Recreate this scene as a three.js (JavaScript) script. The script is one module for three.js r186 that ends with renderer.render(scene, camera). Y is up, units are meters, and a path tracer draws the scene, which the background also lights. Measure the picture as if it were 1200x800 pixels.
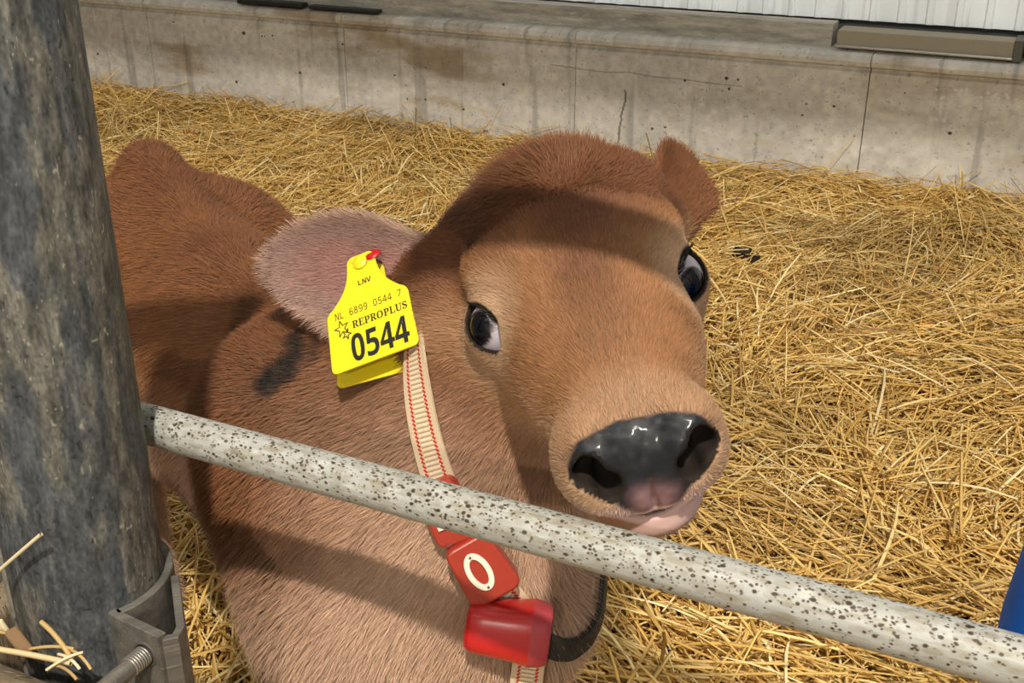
import * as THREE from 'three';
import { mergeGeometries } from 'three/addons/utils/BufferGeometryUtils.js';
import { RoundedBoxGeometry } from 'three/addons/geometries/RoundedBoxGeometry.js';
import { RectAreaLightUniformsLib } from 'three/addons/lights/RectAreaLightUniformsLib.js';
RectAreaLightUniformsLib.init();

// ---------------------------------------------------------------- camera, light, exposure
const scene = new THREE.Scene();
const camera = new THREE.PerspectiveCamera(2 * Math.atan(400 / 1320) * 180 / Math.PI, 1.5, 0.05, 60);
const CAM = new THREE.Vector3(0, 1.25, 0), YAW = 26 * Math.PI / 180, PITCH = -24.5 * Math.PI / 180;
camera.rotation.order = 'YXZ';
camera.position.copy(CAM);
camera.rotation.set(PITCH, YAW, 0);
camera.updateMatrixWorld(true);
scene.add(camera);
const renderer = new THREE.WebGLRenderer({ antialias: true });
renderer.toneMapping = THREE.LinearToneMapping;
renderer.toneMappingExposure = 0.95;
renderer.shadowMap.enabled = true;
scene.background = new THREE.Color(0x101112);
const KEY = { pos: [0.75, 4.9, 1.7], candela: 96, color: 0xfff6e8 };          // unseen flood lamp, out of view, placed to light calf and far wall
const ALLEY = { pos: [1.2, 3.7, 5.4], candela: 38, color: 0xfff6e8 };                         // unseen weaker lamp, out of view, placed to light neck and jaw from the front
const PANEL = { intensity: 0.50, color: 0xf4f7ff };                           // added ceiling panels out of view, soft fill light

// ---------------------------------------------------------------- helpers
const V = (x, y, z) => new THREE.Vector3(x, y, z);
function rng(seed) { let s = seed | 0; return () => { s = (s + 0x6d2b79f5) | 0; let t = Math.imul(s ^ (s >>> 15), 1 | s); t = (t + Math.imul(t ^ (t >>> 7), 61 | t)) ^ t; return ((t ^ (t >>> 14)) >>> 0) / 4294967296; }; }
const clamp = (x, a = 0, b = 1) => Math.min(b, Math.max(a, x));
const mix = (a, b, t) => a + (b - a) * t;
const ss = (a, b, x) => { const t = clamp((x - a) / (b - a)); return t * t * (3 - 2 * t); };
function hash3(i, j, k) { let h = Math.imul(i, 374761393) ^ Math.imul(j, 668265263) ^ Math.imul(k, 2147483647 ^ 0x5bd1e995); h = Math.imul(h ^ (h >>> 13), 1274126177); h ^= h >>> 16; return (h >>> 0) / 4294967296; }
function noise3(x, y, z) {
  const i = Math.floor(x), j = Math.floor(y), k = Math.floor(z); let u = x - i, v = y - j, w = z - k;
  u = u * u * (3 - 2 * u); v = v * v * (3 - 2 * v); w = w * w * (3 - 2 * w);
  const L = (a, b, t) => a + (b - a) * t;
  return L(L(L(hash3(i, j, k), hash3(i + 1, j, k), u), L(hash3(i, j + 1, k), hash3(i + 1, j + 1, k), u), v),
    L(L(hash3(i, j, k + 1), hash3(i + 1, j, k + 1), u), L(hash3(i, j + 1, k + 1), hash3(i + 1, j + 1, k + 1), u), v), w);
}
function fbm(x, y, z, o = 4) { let a = .5, s = 0, n = 0; for (let i = 0; i < o; i++) { s += a * noise3(x, y, z); n += a; x = x * 2.03 + 7.1; y = y * 2.03 + 3.7; z = z * 2.03 + 1.9; a *= .5; } return s / n; }
const srgb = (h) => { const c = new THREE.Color(h); return [c.r, c.g, c.b]; };
const std = (color, roughness = .8, metalness = 0, extra = {}) => new THREE.MeshStandardMaterial({ color, roughness, metalness, ...extra });
function addMesh(name, geometry, material, parent = scene) {
  const m = new THREE.Mesh(geometry, material); m.name = name; m.castShadow = m.receiveShadow = true; parent.add(m); return m;
}
function tag(o, label, category, extra = {}) { Object.assign(o.userData, { label, category }, extra); return o; }
function thing(name, label, category, pos = [0, 0, 0], extra = {}) { const g = new THREE.Group(); g.name = name; g.position.set(...pos); scene.add(g); return tag(g, label, category, extra); }
function structure(o, label) { o.userData.kind = 'structure'; if (label) o.userData.label = label; return o; }
function box(w, h, d, x = 0, y = 0, z = 0) { const g = new THREE.BoxGeometry(w, h, d); g.translate(x, y, z); return g; }
function rbox(w, h, d, r, x = 0, y = 0, z = 0, seg = 2) { const g = new RoundedBoxGeometry(w, h, d, seg, r); g.translate(x, y, z); return g; }
// a texture computed texel by texel; f(u, v) returns sRGB 0..255
function tex(w, h, f, repeat = true) {
  const d = new Uint8Array(w * h * 4);
  for (let y = 0; y < h; y++) for (let x = 0; x < w; x++) { const c = f((x + .5) / w, (y + .5) / h), o = (y * w + x) * 4; d[o] = clamp(c[0], 0, 255); d[o + 1] = clamp(c[1], 0, 255); d[o + 2] = clamp(c[2], 0, 255); d[o + 3] = 255; }
  const t = new THREE.DataTexture(d, w, h); t.magFilter = THREE.LinearFilter; t.minFilter = THREE.LinearMipmapLinearFilter; t.generateMipmaps = true;
  if (repeat) t.wrapS = t.wrapT = THREE.RepeatWrapping;
  t.colorSpace = THREE.SRGBColorSpace; t.needsUpdate = true; return t;
}
const grey = (t) => { t.colorSpace = THREE.NoColorSpace; return t; };
function canvasTex(w, h, draw) { const c = document.createElement('canvas'); c.width = w; c.height = h; draw(c.getContext('2d'), w, h); const t = new THREE.CanvasTexture(c); t.colorSpace = THREE.SRGBColorSpace; t.anisotropy = 8; return t; }

// ---------------------------------------------------------------- barn shell
const WALL_Z = -4.25;
const matSheet = std(0x8d918f, .7);
const matConcretePlain = std(0x8f8a80, .92);
structure(addMesh('floor', box(14, .2, 12.4, -2.5, -.16, .7), std(0x6f675a, .95)), 'concrete barn floor under the straw');
structure(addMesh('ceiling', box(14, .12, 12.4, -2.5, 6.06, .7), std(0x77797a, .8)), 'grey sheet ceiling of the barn');
structure(addMesh('wall_left', box(.12, 6.2, 12.4, -9.5, 2.95, .7), matSheet), 'grey sheet side wall of the barn');
structure(addMesh('wall_right', box(.12, 6.2, 12.4, 4.5, 2.95, .7), matSheet), 'grey sheet side wall of the barn');
structure(addMesh('wall_front', box(14, 6.2, .12, -2.5, 2.95, 6.85), matSheet), 'grey sheet wall behind the feed alley');

// rear wall: a low concrete upstand cast in bays, a sill, and ribbed white sheet above
const concreteTex = (() => {
  const W = 2048, Hh = 320, X0 = -6.3, XW = 8.4, Y0 = -.1, YH = .66;
  const rnd = rng(5), spots = [];
  for (let i = 0; i < 260; i++) spots.push([X0 + rnd() * XW, rnd() * .5, .002 + rnd() * rnd() * .007, rnd()]);
  for (let i = 0; i < 150; i++) spots.push([-.38 + rnd() * .42 + (rnd() - .5) * .1, .3 + rnd() * .12, .002 + rnd() * .006, 2]);
  for (let i = 0; i < 40; i++) spots.push([-3.3 + rnd() * .12, .41 + rnd() * .03, .003 + rnd() * .006, 2]);
  const grid = new Map(); spots.forEach((s) => { const k = Math.floor(s[0] * 10); for (const q of [k - 1, k, k + 1]) { if (!grid.has(q)) grid.set(q, []); grid.get(q).push(s); } });
  const t = tex(W, Hh, (u, v) => {
    const x = X0 + u * XW, y = Y0 + v * YH;
    const n = fbm(x * 3, y * 5, 1, 5), f = fbm(x * 40, y * 40, 4, 3), pit = noise3(x * 160, y * 160, 2);
    let c = [212, 207, 198];
    const k = 1 + (n - .5) * .22 + (f - .5) * .2;
    c = c.map((q) => q * k);
    // brown splash stains with ragged outline, strongest on the bays at the left
    const st = ss(.50, .66, fbm(x * 2.1 + 9, y * 9, 7, 5)) * (x < -2.3 ? 1 : .45) * ss(.12, .2, y + (f - .5) * .12);
    c = [mix(c[0], 140, st * .5), mix(c[1], 112, st * .5), mix(c[2], 78, st * .5)];
    const run = ss(.62, .8, fbm(x * 26, y * 1.2, 3, 3)); c = c.map((q) => q * (1 - .16 * run));
    // slanted shrinkage crack and fine horizontal pour line
    const cx = -1.59 - (y - .1) * -.12 + (noise3(y * 40, 1, 1) - .5) * .008;
    if (Math.abs(x - cx) < .004 && y > .02 && y < .3) c = c.map((q) => q * .6);
    const ly = .372 - (x + 2) * .012 + (noise3(x * 9, 3, 3) - .5) * .01;
    if (Math.abs(y - ly) < .0025 && x > -1.9 && x < -1.1) c = c.map((q) => q * .8);
    if (pit > .9) c = c.map((q) => q * .8);
    for (const s of grid.get(Math.floor(x * 10)) || []) { const r = Math.hypot(x - s[0], y - s[1]) / s[2]; if (r < 1) c = s[3] === 2 ? [225, 222, 212] : s[3] > .82 ? [222, 216, 204] : s[3] < .25 ? [72, 62, 50] : c; }
    return c;
  });
  t.userData = { X0, XW, Y0, YH }; return t;
})();
function wallUV(g) { const p = g.attributes.position, uv = new Float32Array(p.count * 2), q = concreteTex.userData; for (let i = 0; i < p.count; i++) { uv[2 * i] = (p.getX(i) - q.X0) / q.XW; uv[2 * i + 1] = (p.getY(i) + (p.getZ(i) - WALL_Z) * .6 - q.Y0) / q.YH; } g.setAttribute('uv', new THREE.BufferAttribute(uv, 2)); return g; }
const matConcrete = std(0xffffff, .93, 0, { map: concreteTex, bumpMap: grey(concreteTex.clone()), bumpScale: .004 });
const wallBack = new THREE.Group(); wallBack.name = 'wall_back'; scene.add(wallBack); structure(wallBack, 'low concrete wall with white ribbed sheet above');
{
  const joints = [-6.28, -5.16, -4.03, -2.9, -1.785, -.635, .5, 1.63];
  // the bay profile: plumb face, a shadow groove, a rounded nosing and a top that runs back
  const prof = new THREE.Shape();
  const P = [[0, -.1], [0, .445], [-.012, .452], [-.012, .462], [.012, .468], [.016, .485], [.008, .503], [-.02, .51], [-.16, .515], [-.16, -.1]];
  P.forEach(([z, y], i) => i ? prof.lineTo(z, y) : prof.moveTo(z, y));
  for (let i = 0; i + 1 < joints.length; i++) {
    const w = joints[i + 1] - joints[i] - .0035;
    const g = new THREE.ExtrudeGeometry(prof, { depth: w, bevelEnabled: false });
    g.rotateY(Math.PI / 2);               // shape x -> -z, depth -> x
    g.scale(1, 1, -1); { const ix = g.index; if (ix) { const a = ix.array; for (let k = 0; k < a.length; k += 3) { const q = a[k]; a[k] = a[k + 1]; a[k + 1] = q; } } else { const p = g.attributes.position.array; for (let k = 0; k < p.length; k += 9) for (let c = 0; c < 3; c++) { const q = p[k + c]; p[k + c] = p[k + 3 + c]; p[k + 3 + c] = q; } } g.computeVertexNormals(); }
    g.translate(joints[i] + .00175, 0, WALL_Z + (i % 3 === 1 ? .003 : 0));
    addMesh('concrete_bay', wallUV(g), matConcrete, wallBack);
  }
  addMesh('wall_core', box(8.2, .6, .1, -2.4, .2, WALL_Z - .075), std(0x7a7264, .95), wallBack);
  addMesh('wall_core', box(14, 6.1, .1, -2.5, 2.95, WALL_Z - .33), matSheet, wallBack);
}
// grey sill board between concrete and sheet
const sillTex = tex(1024, 64, (u, v) => { const n = fbm(u * 60, v * 5, 2, 4), f = noise3(u * 600, v * 40, 3); let c = [176, 171, 160]; const k = 1 + (n - .5) * .5 + (f - .5) * .15; c = c.map((q) => q * k); if (fbm(u * 90, v * 9, 9, 3) > .74) c = [196, 192, 182]; return c; });
structure(addMesh('trim_1', box(6.2, .085, .1, -3.9, .552, WALL_Z - .13), std(0xffffff, .85, 0, { map: sillTex })), 'weathered grey sill board on the concrete wall');
{
  const t = new THREE.Group(); t.name = 'trim_2'; scene.add(t); structure(t, 'metal channel with a bright lip on top of the concrete wall');
  addMesh('channel', box(.6, .05, .12, -.475, .555, WALL_Z - .11), std(0xaba18e, .7, .1), t);
  addMesh('bright_lip', rbox(.6, .009, .02, .003, -.475, .527, WALL_Z - .035), std(0xd8d6d0, .3, .85), t);
  addMesh('end_bracket', rbox(.03, .075, .13, .004, -.163, .55, WALL_Z - .11), std(0x6d6a63, .6, .5), t);
  const t3 = addMesh('trim_3', box(3, .085, .1, 1.36, .552, WALL_Z - .13), std(0xffffff, .85, 0, { map: sillTex })); structure(t3, 'weathered grey sill board beyond the metal channel');
}
{ // ribbed white sheet: individual sheets with trapezoid ribs
  const sheetTex = tex(256, 256, (u, v) => { const n = fbm(u * 8, v * 3, 2, 4), s = noise3(u * 60, v * 4, 4); const k = 1 + (n - .5) * .12 - (s > .78 ? .06 : 0); return [226 * k, 233 * k, 238 * k]; });
  const mat = std(0xffffff, .5, 0, { map: sheetTex });
  for (let i = 0; i < 14; i++) {
    const shape = new THREE.Shape(), w = 1.0, ribs = 10, x0 = -8.5 + i * w; shape.moveTo(0, 0);
    for (let r = 0; r < ribs; r++) { const a = r * w / ribs; shape.lineTo(a + .004, 0); shape.lineTo(a + .010, -.008); shape.lineTo(a + .028, -.008); shape.lineTo(a + .034, 0); }
    shape.lineTo(w, 0); shape.lineTo(w, .006); shape.lineTo(0, .006);
    const g = new THREE.ExtrudeGeometry(shape, { depth: 5.35, bevelEnabled: false }); g.rotateX(-Math.PI / 2); g.translate(x0, .6, WALL_Z - .19);
    addMesh('ribbed_sheet', g, mat, wallBack);
  }
}
{ const s = thing('rubber_strip', 'black rubber strip lying on the far concrete ledge', 'rubber strip', [-3.1, .515, WALL_Z - .03]);
  addMesh('strip_body', rbox(.36, .022, .06, .008, -.2, .012, 0), std(0x23211f, .7), s); addMesh('strip_body', rbox(.36, .016, .05, .006, .19, .009, -.004), std(0x2a2927, .6), s); }

// unseen pipe above the frame, placed to cast the shade band on the far wall
{ const g = thing('unseen_pipe', 'unseen grey pipe above the frame placed to shade the far wall', 'pipe', [-2.5, 2.12, -2.0]);
  const p = new THREE.CylinderGeometry(.12, .12, 9, 24); p.rotateZ(Math.PI / 2); addMesh('pipe', p, std(0x9a9a96, .6), g);
  for (const x of [-3.5, -.5, 2.5]) { const h = new THREE.CylinderGeometry(.006, .006, 3.95, 8); h.translate(x, 2.03, 0); addMesh('hanger_rod', h, std(0x777777, .5, .8), g); } }

// added fill panels in the ceiling, then the unseen flood lamps, all out of view
const panelMat = new THREE.MeshStandardMaterial({ color: 0xdfe3e6, emissive: 0xf4f7ff, emissiveIntensity: .5, roughness: .6 });
for (const [px, pz] of [[-5.2, -1.2], [.4, -1.2], [-2.4, 3.4]]) {
  const g = thing('added_fill_panel', 'added glowing fill panel in the ceiling out of view', 'roof light', [px, 5.97, pz], { group: 'added fill panels' });
  addMesh('diffuser', box(3.2, .03, 1.6, 0, 0, 0), panelMat, g);
  for (const s of [-1, 1]) { addMesh('frame_bar', box(3.3, .05, .05, 0, -.01, s * .82), matSheet, g); addMesh('frame_bar', box(.05, .05, 1.6, s * 1.62, -.01, 0), matSheet, g); }
  const a = new THREE.RectAreaLight(PANEL.color, PANEL.intensity, 3.1, 1.5); a.position.set(0, -.04, 0); a.rotation.x = -Math.PI / 2; g.add(a);
}
for (const [name, label, L] of [['unseen_flood_lamp', 'unseen round flood lamp above the alley lighting the calf and far wall', KEY], ['unseen_flood_lamp_001', 'unseen round flood lamp hung low lighting the neck under the jaw', ALLEY]]) { const g = thing(name, label, 'lamp', L.pos);
  const hs = new THREE.LatheGeometry([[0, .34], [.05, .34], [.06, .26], [.12, .2], [.15, .1], [.152, .06], [.14, .055]].map(([x, y]) => new THREE.Vector2(x, y)), 32); addMesh('housing', hs, std(0x55585a, .5, .6), g);
  const lens = new THREE.CylinderGeometry(.13, .13, .01, 32); lens.translate(0, .07, 0); addMesh('lens', lens, new THREE.MeshStandardMaterial({ color: 0xffffff, emissive: L.color, emissiveIntensity: 4 }), g);
  const sl = 6 - L.pos[1] - .33, st = new THREE.CylinderGeometry(.012, .012, sl, 8); st.translate(0, .33 + sl / 2, 0); addMesh('stem', st, std(0x777777, .5, .7), g);
  const l = new THREE.PointLight(L.color, L.candela, 0, 2); l.castShadow = true; l.shadow.radius = 4.5; l.shadow.mapSize.set(2048, 2048); l.position.set(0, -.06, 0); g.add(l); }

// ---------------------------------------------------------------- straw bedding
const bedH = (x, z) => (fbm(x * 1.3 + 4, z * 1.3, 3, 3) - .5) * .10 + (fbm(x * 5, z * 5, 8, 2) - .5) * .05 - .02 + .05 * ss(-3.9, -4.25, z) * fbm(x * 3, 1, 2, 2);
{
  const bed = thing('straw_bedding', 'deep golden straw bedding covering the pen floor', 'straw', [0, 0, 0], { kind: 'stuff' });
  const g = new THREE.PlaneGeometry(9.4, 5.0, 190, 100); g.rotateX(-Math.PI / 2); g.translate(-3, 0, -1.735);
  const p = g.attributes.position; for (let i = 0; i < p.count; i++) p.setY(i, bedH(p.getX(i), p.getZ(i)) - .03);
  g.computeVertexNormals();
  addMesh('litter', g, std(0x6e4f22, 1, 0, { map: tex(256, 256, (u, v) => { const k = .6 + .8 * fbm(u * 12, v * 50, 2, 4); return [200 * k, 160 * k, 96 * k]; }) }), bed).userData.kind = 'stuff';
  // stalk variants: flattened tubes, straight, bent and frayed
  function stalk(bend, kink, flat, segs) {
    const pos = [], idx = [], S = 5;
    for (let i = 0; i <= segs; i++) { const t = i / segs - .5, y = bend * (.25 - t * t) * 4 - kink * Math.max(0, t) * 2, w = i === 0 || i === segs ? .75 : 1;
      for (let j = 0; j < S; j++) { const a = j / S * Math.PI * 2; pos.push(t, y + Math.sin(a) * .5 * flat * w, Math.cos(a) * .5 * w); } }
    for (let i = 0; i < segs; i++) for (let j = 0; j < S; j++) { const a = i * S + j, b = i * S + (j + 1) % S; idx.push(a, b, a + S, b, b + S, a + S); }
    for (const e of [0, segs]) for (let j = 1; j + 1 < S; j++) e ? idx.push(e * S, e * S + j, e * S + j + 1) : idx.push(0, j + 1, j);
    const q = new THREE.BufferGeometry(); q.setAttribute('position', new THREE.Float32BufferAttribute(pos, 3)); q.setIndex(idx); q.computeVertexNormals(); return q;
  }
  // geometry units: x is scaled by length, y and z by width (so bends are given in widths)
  const kinds = [stalk(0, 0, .7, 1), stalk(2.2, 0, .6, 4), stalk(-1.5, 9, .55, 4), stalk(4, 0, .25, 4)];
  const R = rng(77), cols = ['#dcb96f', '#cfa75a', '#e6cb8a', '#bd954c', '#eedaa5', '#ad8743', '#d9b463', '#937140'].map((h) => new THREE.Color(h));
  const lists = kinds.map(() => []);
  const m4 = new THREE.Matrix4(), q4 = new THREE.Quaternion(), e4 = new THREE.Euler();
  const inv = camera.matrixWorld.clone().invert(), tmp = V(0, 0, 0);
  for (let i = 0; i < 260000; i++) {
    const x = -7.6 + R() * 9.2, z = -4.22 + R() * 4.9;
    tmp.set(x, 0, z).applyMatrix4(inv);
    const d = -tmp.z, sx = d > .1 ? tmp.x / d : 9, sy = d > .1 ? tmp.y / d : 9;
    const inside = d > .1 && Math.abs(sx) < .62 && Math.abs(sy) < .48;
    if (!inside && R() > .3) continue;
    const layer = R(), len = .05 + .24 * Math.pow(R(), 1.3), w = .0032 + R() * .0042;
    const up = Math.pow(layer, 1.4) * .055;
    let tilt = (R() - .5) * (.25 + .55 * layer); if (R() < .02) tilt = (R() - .5) * 2.2;
    let yaw = R() * Math.PI * 2; const swirl = fbm(x * 1.1, z * 1.1, 20, 2) * 9; if (R() < .45) yaw = swirl + (R() - .5) * .9;
    e4.set((R() - .5) * 1.5, yaw, tilt, 'YZX'); q4.setFromEuler(e4);
    const y = bedH(x, z) + up + Math.abs(Math.sin(tilt)) * len * .35;
    if (z - len * .5 * Math.abs(Math.sin(yaw)) < WALL_Z + .005) continue;
    m4.compose(tmp.set(x, y, z), q4, V(len, w, w));
    const k = R() < .5 ? 0 : R() < .5 ? 1 : R() < .5 ? 2 : 3;
    const c = cols[Math.floor(R() * R() * cols.length * .999)].clone().multiplyScalar(1.0 + R() * .38);
    const dampish = ss(.55, .75, fbm(x * 2.2 + 3, z * 2.2, 31, 3)); c.lerp(cols[7], dampish * .35);
    lists[k].push([m4.clone(), c]);
  }
  const sm = std(0xffffff, .5);
  lists.forEach((l, k) => { const im = new THREE.InstancedMesh(kinds[k], sm, l.length); l.forEach(([m, c], i) => { im.setMatrixAt(i, m); im.setColorAt(i, c); }); im.name = 'straw_stalks'; im.castShadow = im.receiveShadow = true; im.userData.kind = 'stuff'; bed.add(im); });
}

// ---------------------------------------------------------------- post, rail, clamp, kerb
const steelTex = (() => { const W = 512, Hh = 1024; return tex(W, Hh, (u, v) => {
  const a = u * Math.PI * 2, X = Math.cos(a) * 1.2, Z = Math.sin(a) * 1.2;
  const big = fbm(X * 2.5, v * 18, Z * 2.5, 4), streak = fbm(X * 11, v * 75, Z * 11, 5), fine = noise3(u * 256, v * 512, 5), grit = noise3(u * 190, v * 330, 6);
  const dirt = ss(.42, .66, big + (streak - .5) * .35);
  let c = [mix(84, 108, dirt), mix(88, 106, dirt), mix(92, 99, dirt)];
  const k = .72 + (streak - .3) * .85 + (fine - .5) * .34; c = c.map((q) => q * k);
  if (grit > .90 + .08 * (1 - dirt)) c = [150, 147, 136];
  if (noise3(u * 170, v * 420, 9) > .93) c = c.map((q) => q * .62);
  return c; }); })();
const POST = [-.59425, -.49], LEDGE = 0;
{
  const post = thing('steel_post', 'thick grimy galvanised steel post standing beside the calf', 'post', [POST[0], LEDGE, POST[1]]);
  const g = new THREE.CylinderGeometry(.055, .055, 1.31, 64, 1); g.translate(0, .655, 0); addMesh('tube', g, std(0xffffff, .62, .25, { map: steelTex, bumpMap: grey(steelTex.clone()), bumpScale: .0012 }), post);
  addMesh('weld_seam', (() => { const s = new THREE.CylinderGeometry(.006, .006, 1.31, 10); s.translate(-.043, .655, .033); return s; })(), std(0x8a867c, .7, .3), post);
}
const specks = canvasTex(2048, 256, (x, w, h) => {   // u along the rail, v around it
  x.fillStyle = '#aaaba5'; x.fillRect(0, 0, w, h);
  const R = rng(12);
  for (let i = 0; i < 5200; i++) { const g = 150 + R() * 60; x.fillStyle = `rgba(${g},${g},${g - 6},.28)`; x.fillRect(R() * w, R() * h, 4 + R() * 26, 2 + R() * 7); }
  for (let i = 0; i < 1500; i++) { x.fillStyle = `rgba(120,108,84,.18)`; x.beginPath(); x.ellipse(R() * w, h * (.5 + (R() - .5) * .5), 3 + R() * 14, 2 + R() * 5, 0, 0, 7); x.fill(); }
  for (let i = 0; i < 4300; i++) { const v = .52 + (R() + R() + R() - 1.5) * .30; const r = .9 + R() * R() * 2.9, d = 18 + R() * 40; x.fillStyle = `rgba(${d + 20},${d + 8},${d - 8},${.75 + R() * .25})`; x.beginPath(); x.ellipse(R() * w, h * v, r, r * (.55 + R() * .5), R() * 3, 0, 7); x.fill(); }
});
specks.wrapS = specks.wrapT = THREE.RepeatWrapping;
function railGeo(len, rad) { // x axis; v = .5 faces up and toward the alley
  const S = 40, pos = [], nor = [], uv = [], idx = [];
  for (let i = 0; i <= 1; i++) for (let j = 0; j <= S; j++) { const a = j / S * Math.PI * 2, th = a - Math.PI / 2 - .25; const ny = Math.sin(th), nz = Math.cos(th); pos.push((i - .5) * len, ny * rad, -nz * rad * -1); nor.push(0, ny, nz); uv.push(i * len / 1.1, j / S); }
  for (let j = 0; j < S; j++) { const a = j, b = j + S + 1; idx.push(a, b, a + 1, b, b + 1, a + 1); }
  const g = new THREE.BufferGeometry(); g.setAttribute('position', new THREE.Float32BufferAttribute(pos, 3)); g.setAttribute('normal', new THREE.Float32BufferAttribute(nor, 3)); g.setAttribute('uv', new THREE.Float32BufferAttribute(uv, 2)); g.setIndex(idx); return g;
}
{
  const rail = thing('pen_rail', 'speckled galvanised pipe rail running in front of the calf', 'rail', [0, .8345, -.56]);
  const g = railGeo(2.6, .0155); g.translate(.2, 0, 0);
  addMesh('pipe', g, std(0xffffff, .6, .12, { map: specks }), rail);
  for (const x of [-1.1, 1.5]) { const e = new THREE.CylinderGeometry(.0155, .0155, .003, 24); e.rotateZ(Math.PI / 2); e.translate(x, 0, 0); addMesh('end_cap', e, std(0x8b8a84, .5, .4), rail); }
  const zinc = std(0xffffff, .5, .3, { map: specks });
  for (const [x0, x1, nm, lb, hang] of [[-.37, 1.5, 'unseen_upper_rail', 'unseen thick top rail above the frame placed to shade the forehead', [.75, 1.35]], [-1.7, -.57, 'unseen_upper_rail_001', 'unseen thick top rail above the frame placed to shade the calf back', [-1.3]]]) {  // unseen rails above the frame, placed to shade the forehead and back
    const top = thing(nm, lb, 'rail', [(x0 + x1) / 2, 1.255, -.577]), L = x1 - x0; addMesh('pipe', railGeo(L, .028), zinc, top);
    for (const s of [-1, 1]) { const e = new THREE.CylinderGeometry(.028, .028, .003, 24); e.rotateZ(Math.PI / 2); e.translate(s * L / 2, 0, 0); addMesh('end_cap', e, std(0x8b8a84, .5, .4), top); }
    for (const hx of hang) { const h = new THREE.CylinderGeometry(.005, .005, 4.72, 8); h.translate(hx - (x0 + x1) / 2, 2.385, 0); addMesh('hanger_rod', h, std(0x777777, .5, .8), top); }
  }
}

// ---------------------------------------------------------------- calf
// head frame: x toward the calf's left, y out of the forehead, z toward the muzzle
const HO = [-.3085, .9222, -.7582];
const HX = [.8265, .2334, -.5124], HY = [-.1633, .9703, .1785], HZ = [.5388, -.0638, .84];
const toLocal = (x, y, z) => { const a = x - HO[0], b = y - HO[1], c = z - HO[2]; return [a * HX[0] + b * HX[1] + c * HX[2], a * HY[0] + b * HY[1] + c * HY[2], a * HZ[0] + b * HZ[1] + c * HZ[2]]; };
const toWorld = (x, y, z) => [HO[0] + x * HX[0] + y * HY[0] + z * HZ[0], HO[1] + x * HX[1] + y * HY[1] + z * HZ[1], HO[2] + x * HX[2] + y * HY[2] + z * HZ[2]];
const dirWorld = (x, y, z) => [x * HX[0] + y * HY[0] + z * HZ[0], x * HX[1] + y * HY[1] + z * HZ[1], x * HX[2] + y * HY[2] + z * HZ[2]];
const smin = (a, b, k) => { const h = Math.max(k - Math.abs(a - b), 0) / k; return Math.min(a, b) - h * h * k * .25; };
const smax = (a, b, k) => -smin(-a, -b, k);
function rcone(a, b, r1, r2) { // rounded cone between two joints
  const bx = b[0] - a[0], by = b[1] - a[1], bz = b[2] - a[2], l2 = bx * bx + by * by + bz * bz, rr = r1 - r2, a2 = l2 - rr * rr, il2 = 1 / l2;
  return (x, y, z) => {
    const px = x - a[0], py = y - a[1], pz = z - a[2], yy = px * bx + py * by + pz * bz, zz = yy - l2;
    const qx = px * l2 - bx * yy, qy = py * l2 - by * yy, qz = pz * l2 - bz * yy, x2 = qx * qx + qy * qy + qz * qz, y2 = yy * yy * l2, z2 = zz * zz * l2;
    const k = Math.sign(rr) * rr * rr * x2;
    if (Math.sign(zz) * a2 * z2 > k) return Math.sqrt(x2 + z2) * il2 - r2;
    if (Math.sign(yy) * a2 * y2 < k) return Math.sqrt(x2 + y2) * il2 - r1;
    return (Math.sqrt(x2 * a2 * il2) + yy * rr) * il2 - r1;
  };
}
const ell = (x, y, z, rx, ry, rz) => { const k0 = Math.hypot(x / rx, y / ry, z / rz), k1 = Math.hypot(x / (rx * rx), y / (ry * ry), z / (rz * rz)); return k1 < 1e-9 ? -Math.min(rx, ry, rz) : k0 * (k0 - 1) / k1; };
const BA = [-.83, 0, -.56], BN = [-.56, 0, .83];          // toward the tail; toward the calf's right flank
const off = (p, n, y = 0) => [p[0] + BN[0] * n, p[1] + y, p[2] + BN[2] * n];
const bodyPrims = [];
const bp = (a, b, r1, r2, k = .05) => bodyPrims.push([rcone(a, b, r1, r2), k]);
bp([-.58, .625, -.845], [-.90, .598, -1.045], .142, .150);
bp([-.90, .598, -1.045], [-1.2, .610, -1.25], .150, .135);
bp([-1.2, .62, -1.25], [-1.33, .63, -1.34], .13, .085);
bp([-.62, .745, -.865], [-.90, .715, -1.045], .03, .03, .09);
bp([-.90, .715, -1.045], [-1.25, .768, -1.282], .03, .026, .07);
bp([-1.25, .768, -1.282], [-1.37, .70, -1.365], .026, .03, .06);
for (const s of [-1, 1]) { bp(off([-1.19, .675, -1.24], s * .07), off([-1.33, .65, -1.335], s * .05), .045, .045, .06); }
bp([-1.36, .72, -1.36], [-1.42, .50, -1.40], .022, .016, .03); bp([-1.42, .50, -1.40], [-1.42, .26, -1.41], .016, .02, .02);
bp([-.59, .675, -.84], [-.405, .845, -.84], .138, .085, .06);            // neck
bp([-.47, .585, -.775], [-.375, .80, -.795], .135, .082, .07);
bp([-.47, .585, -.775], [-.385, .60, -.755], .12, .085, .05);                // throat and brisket
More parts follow.
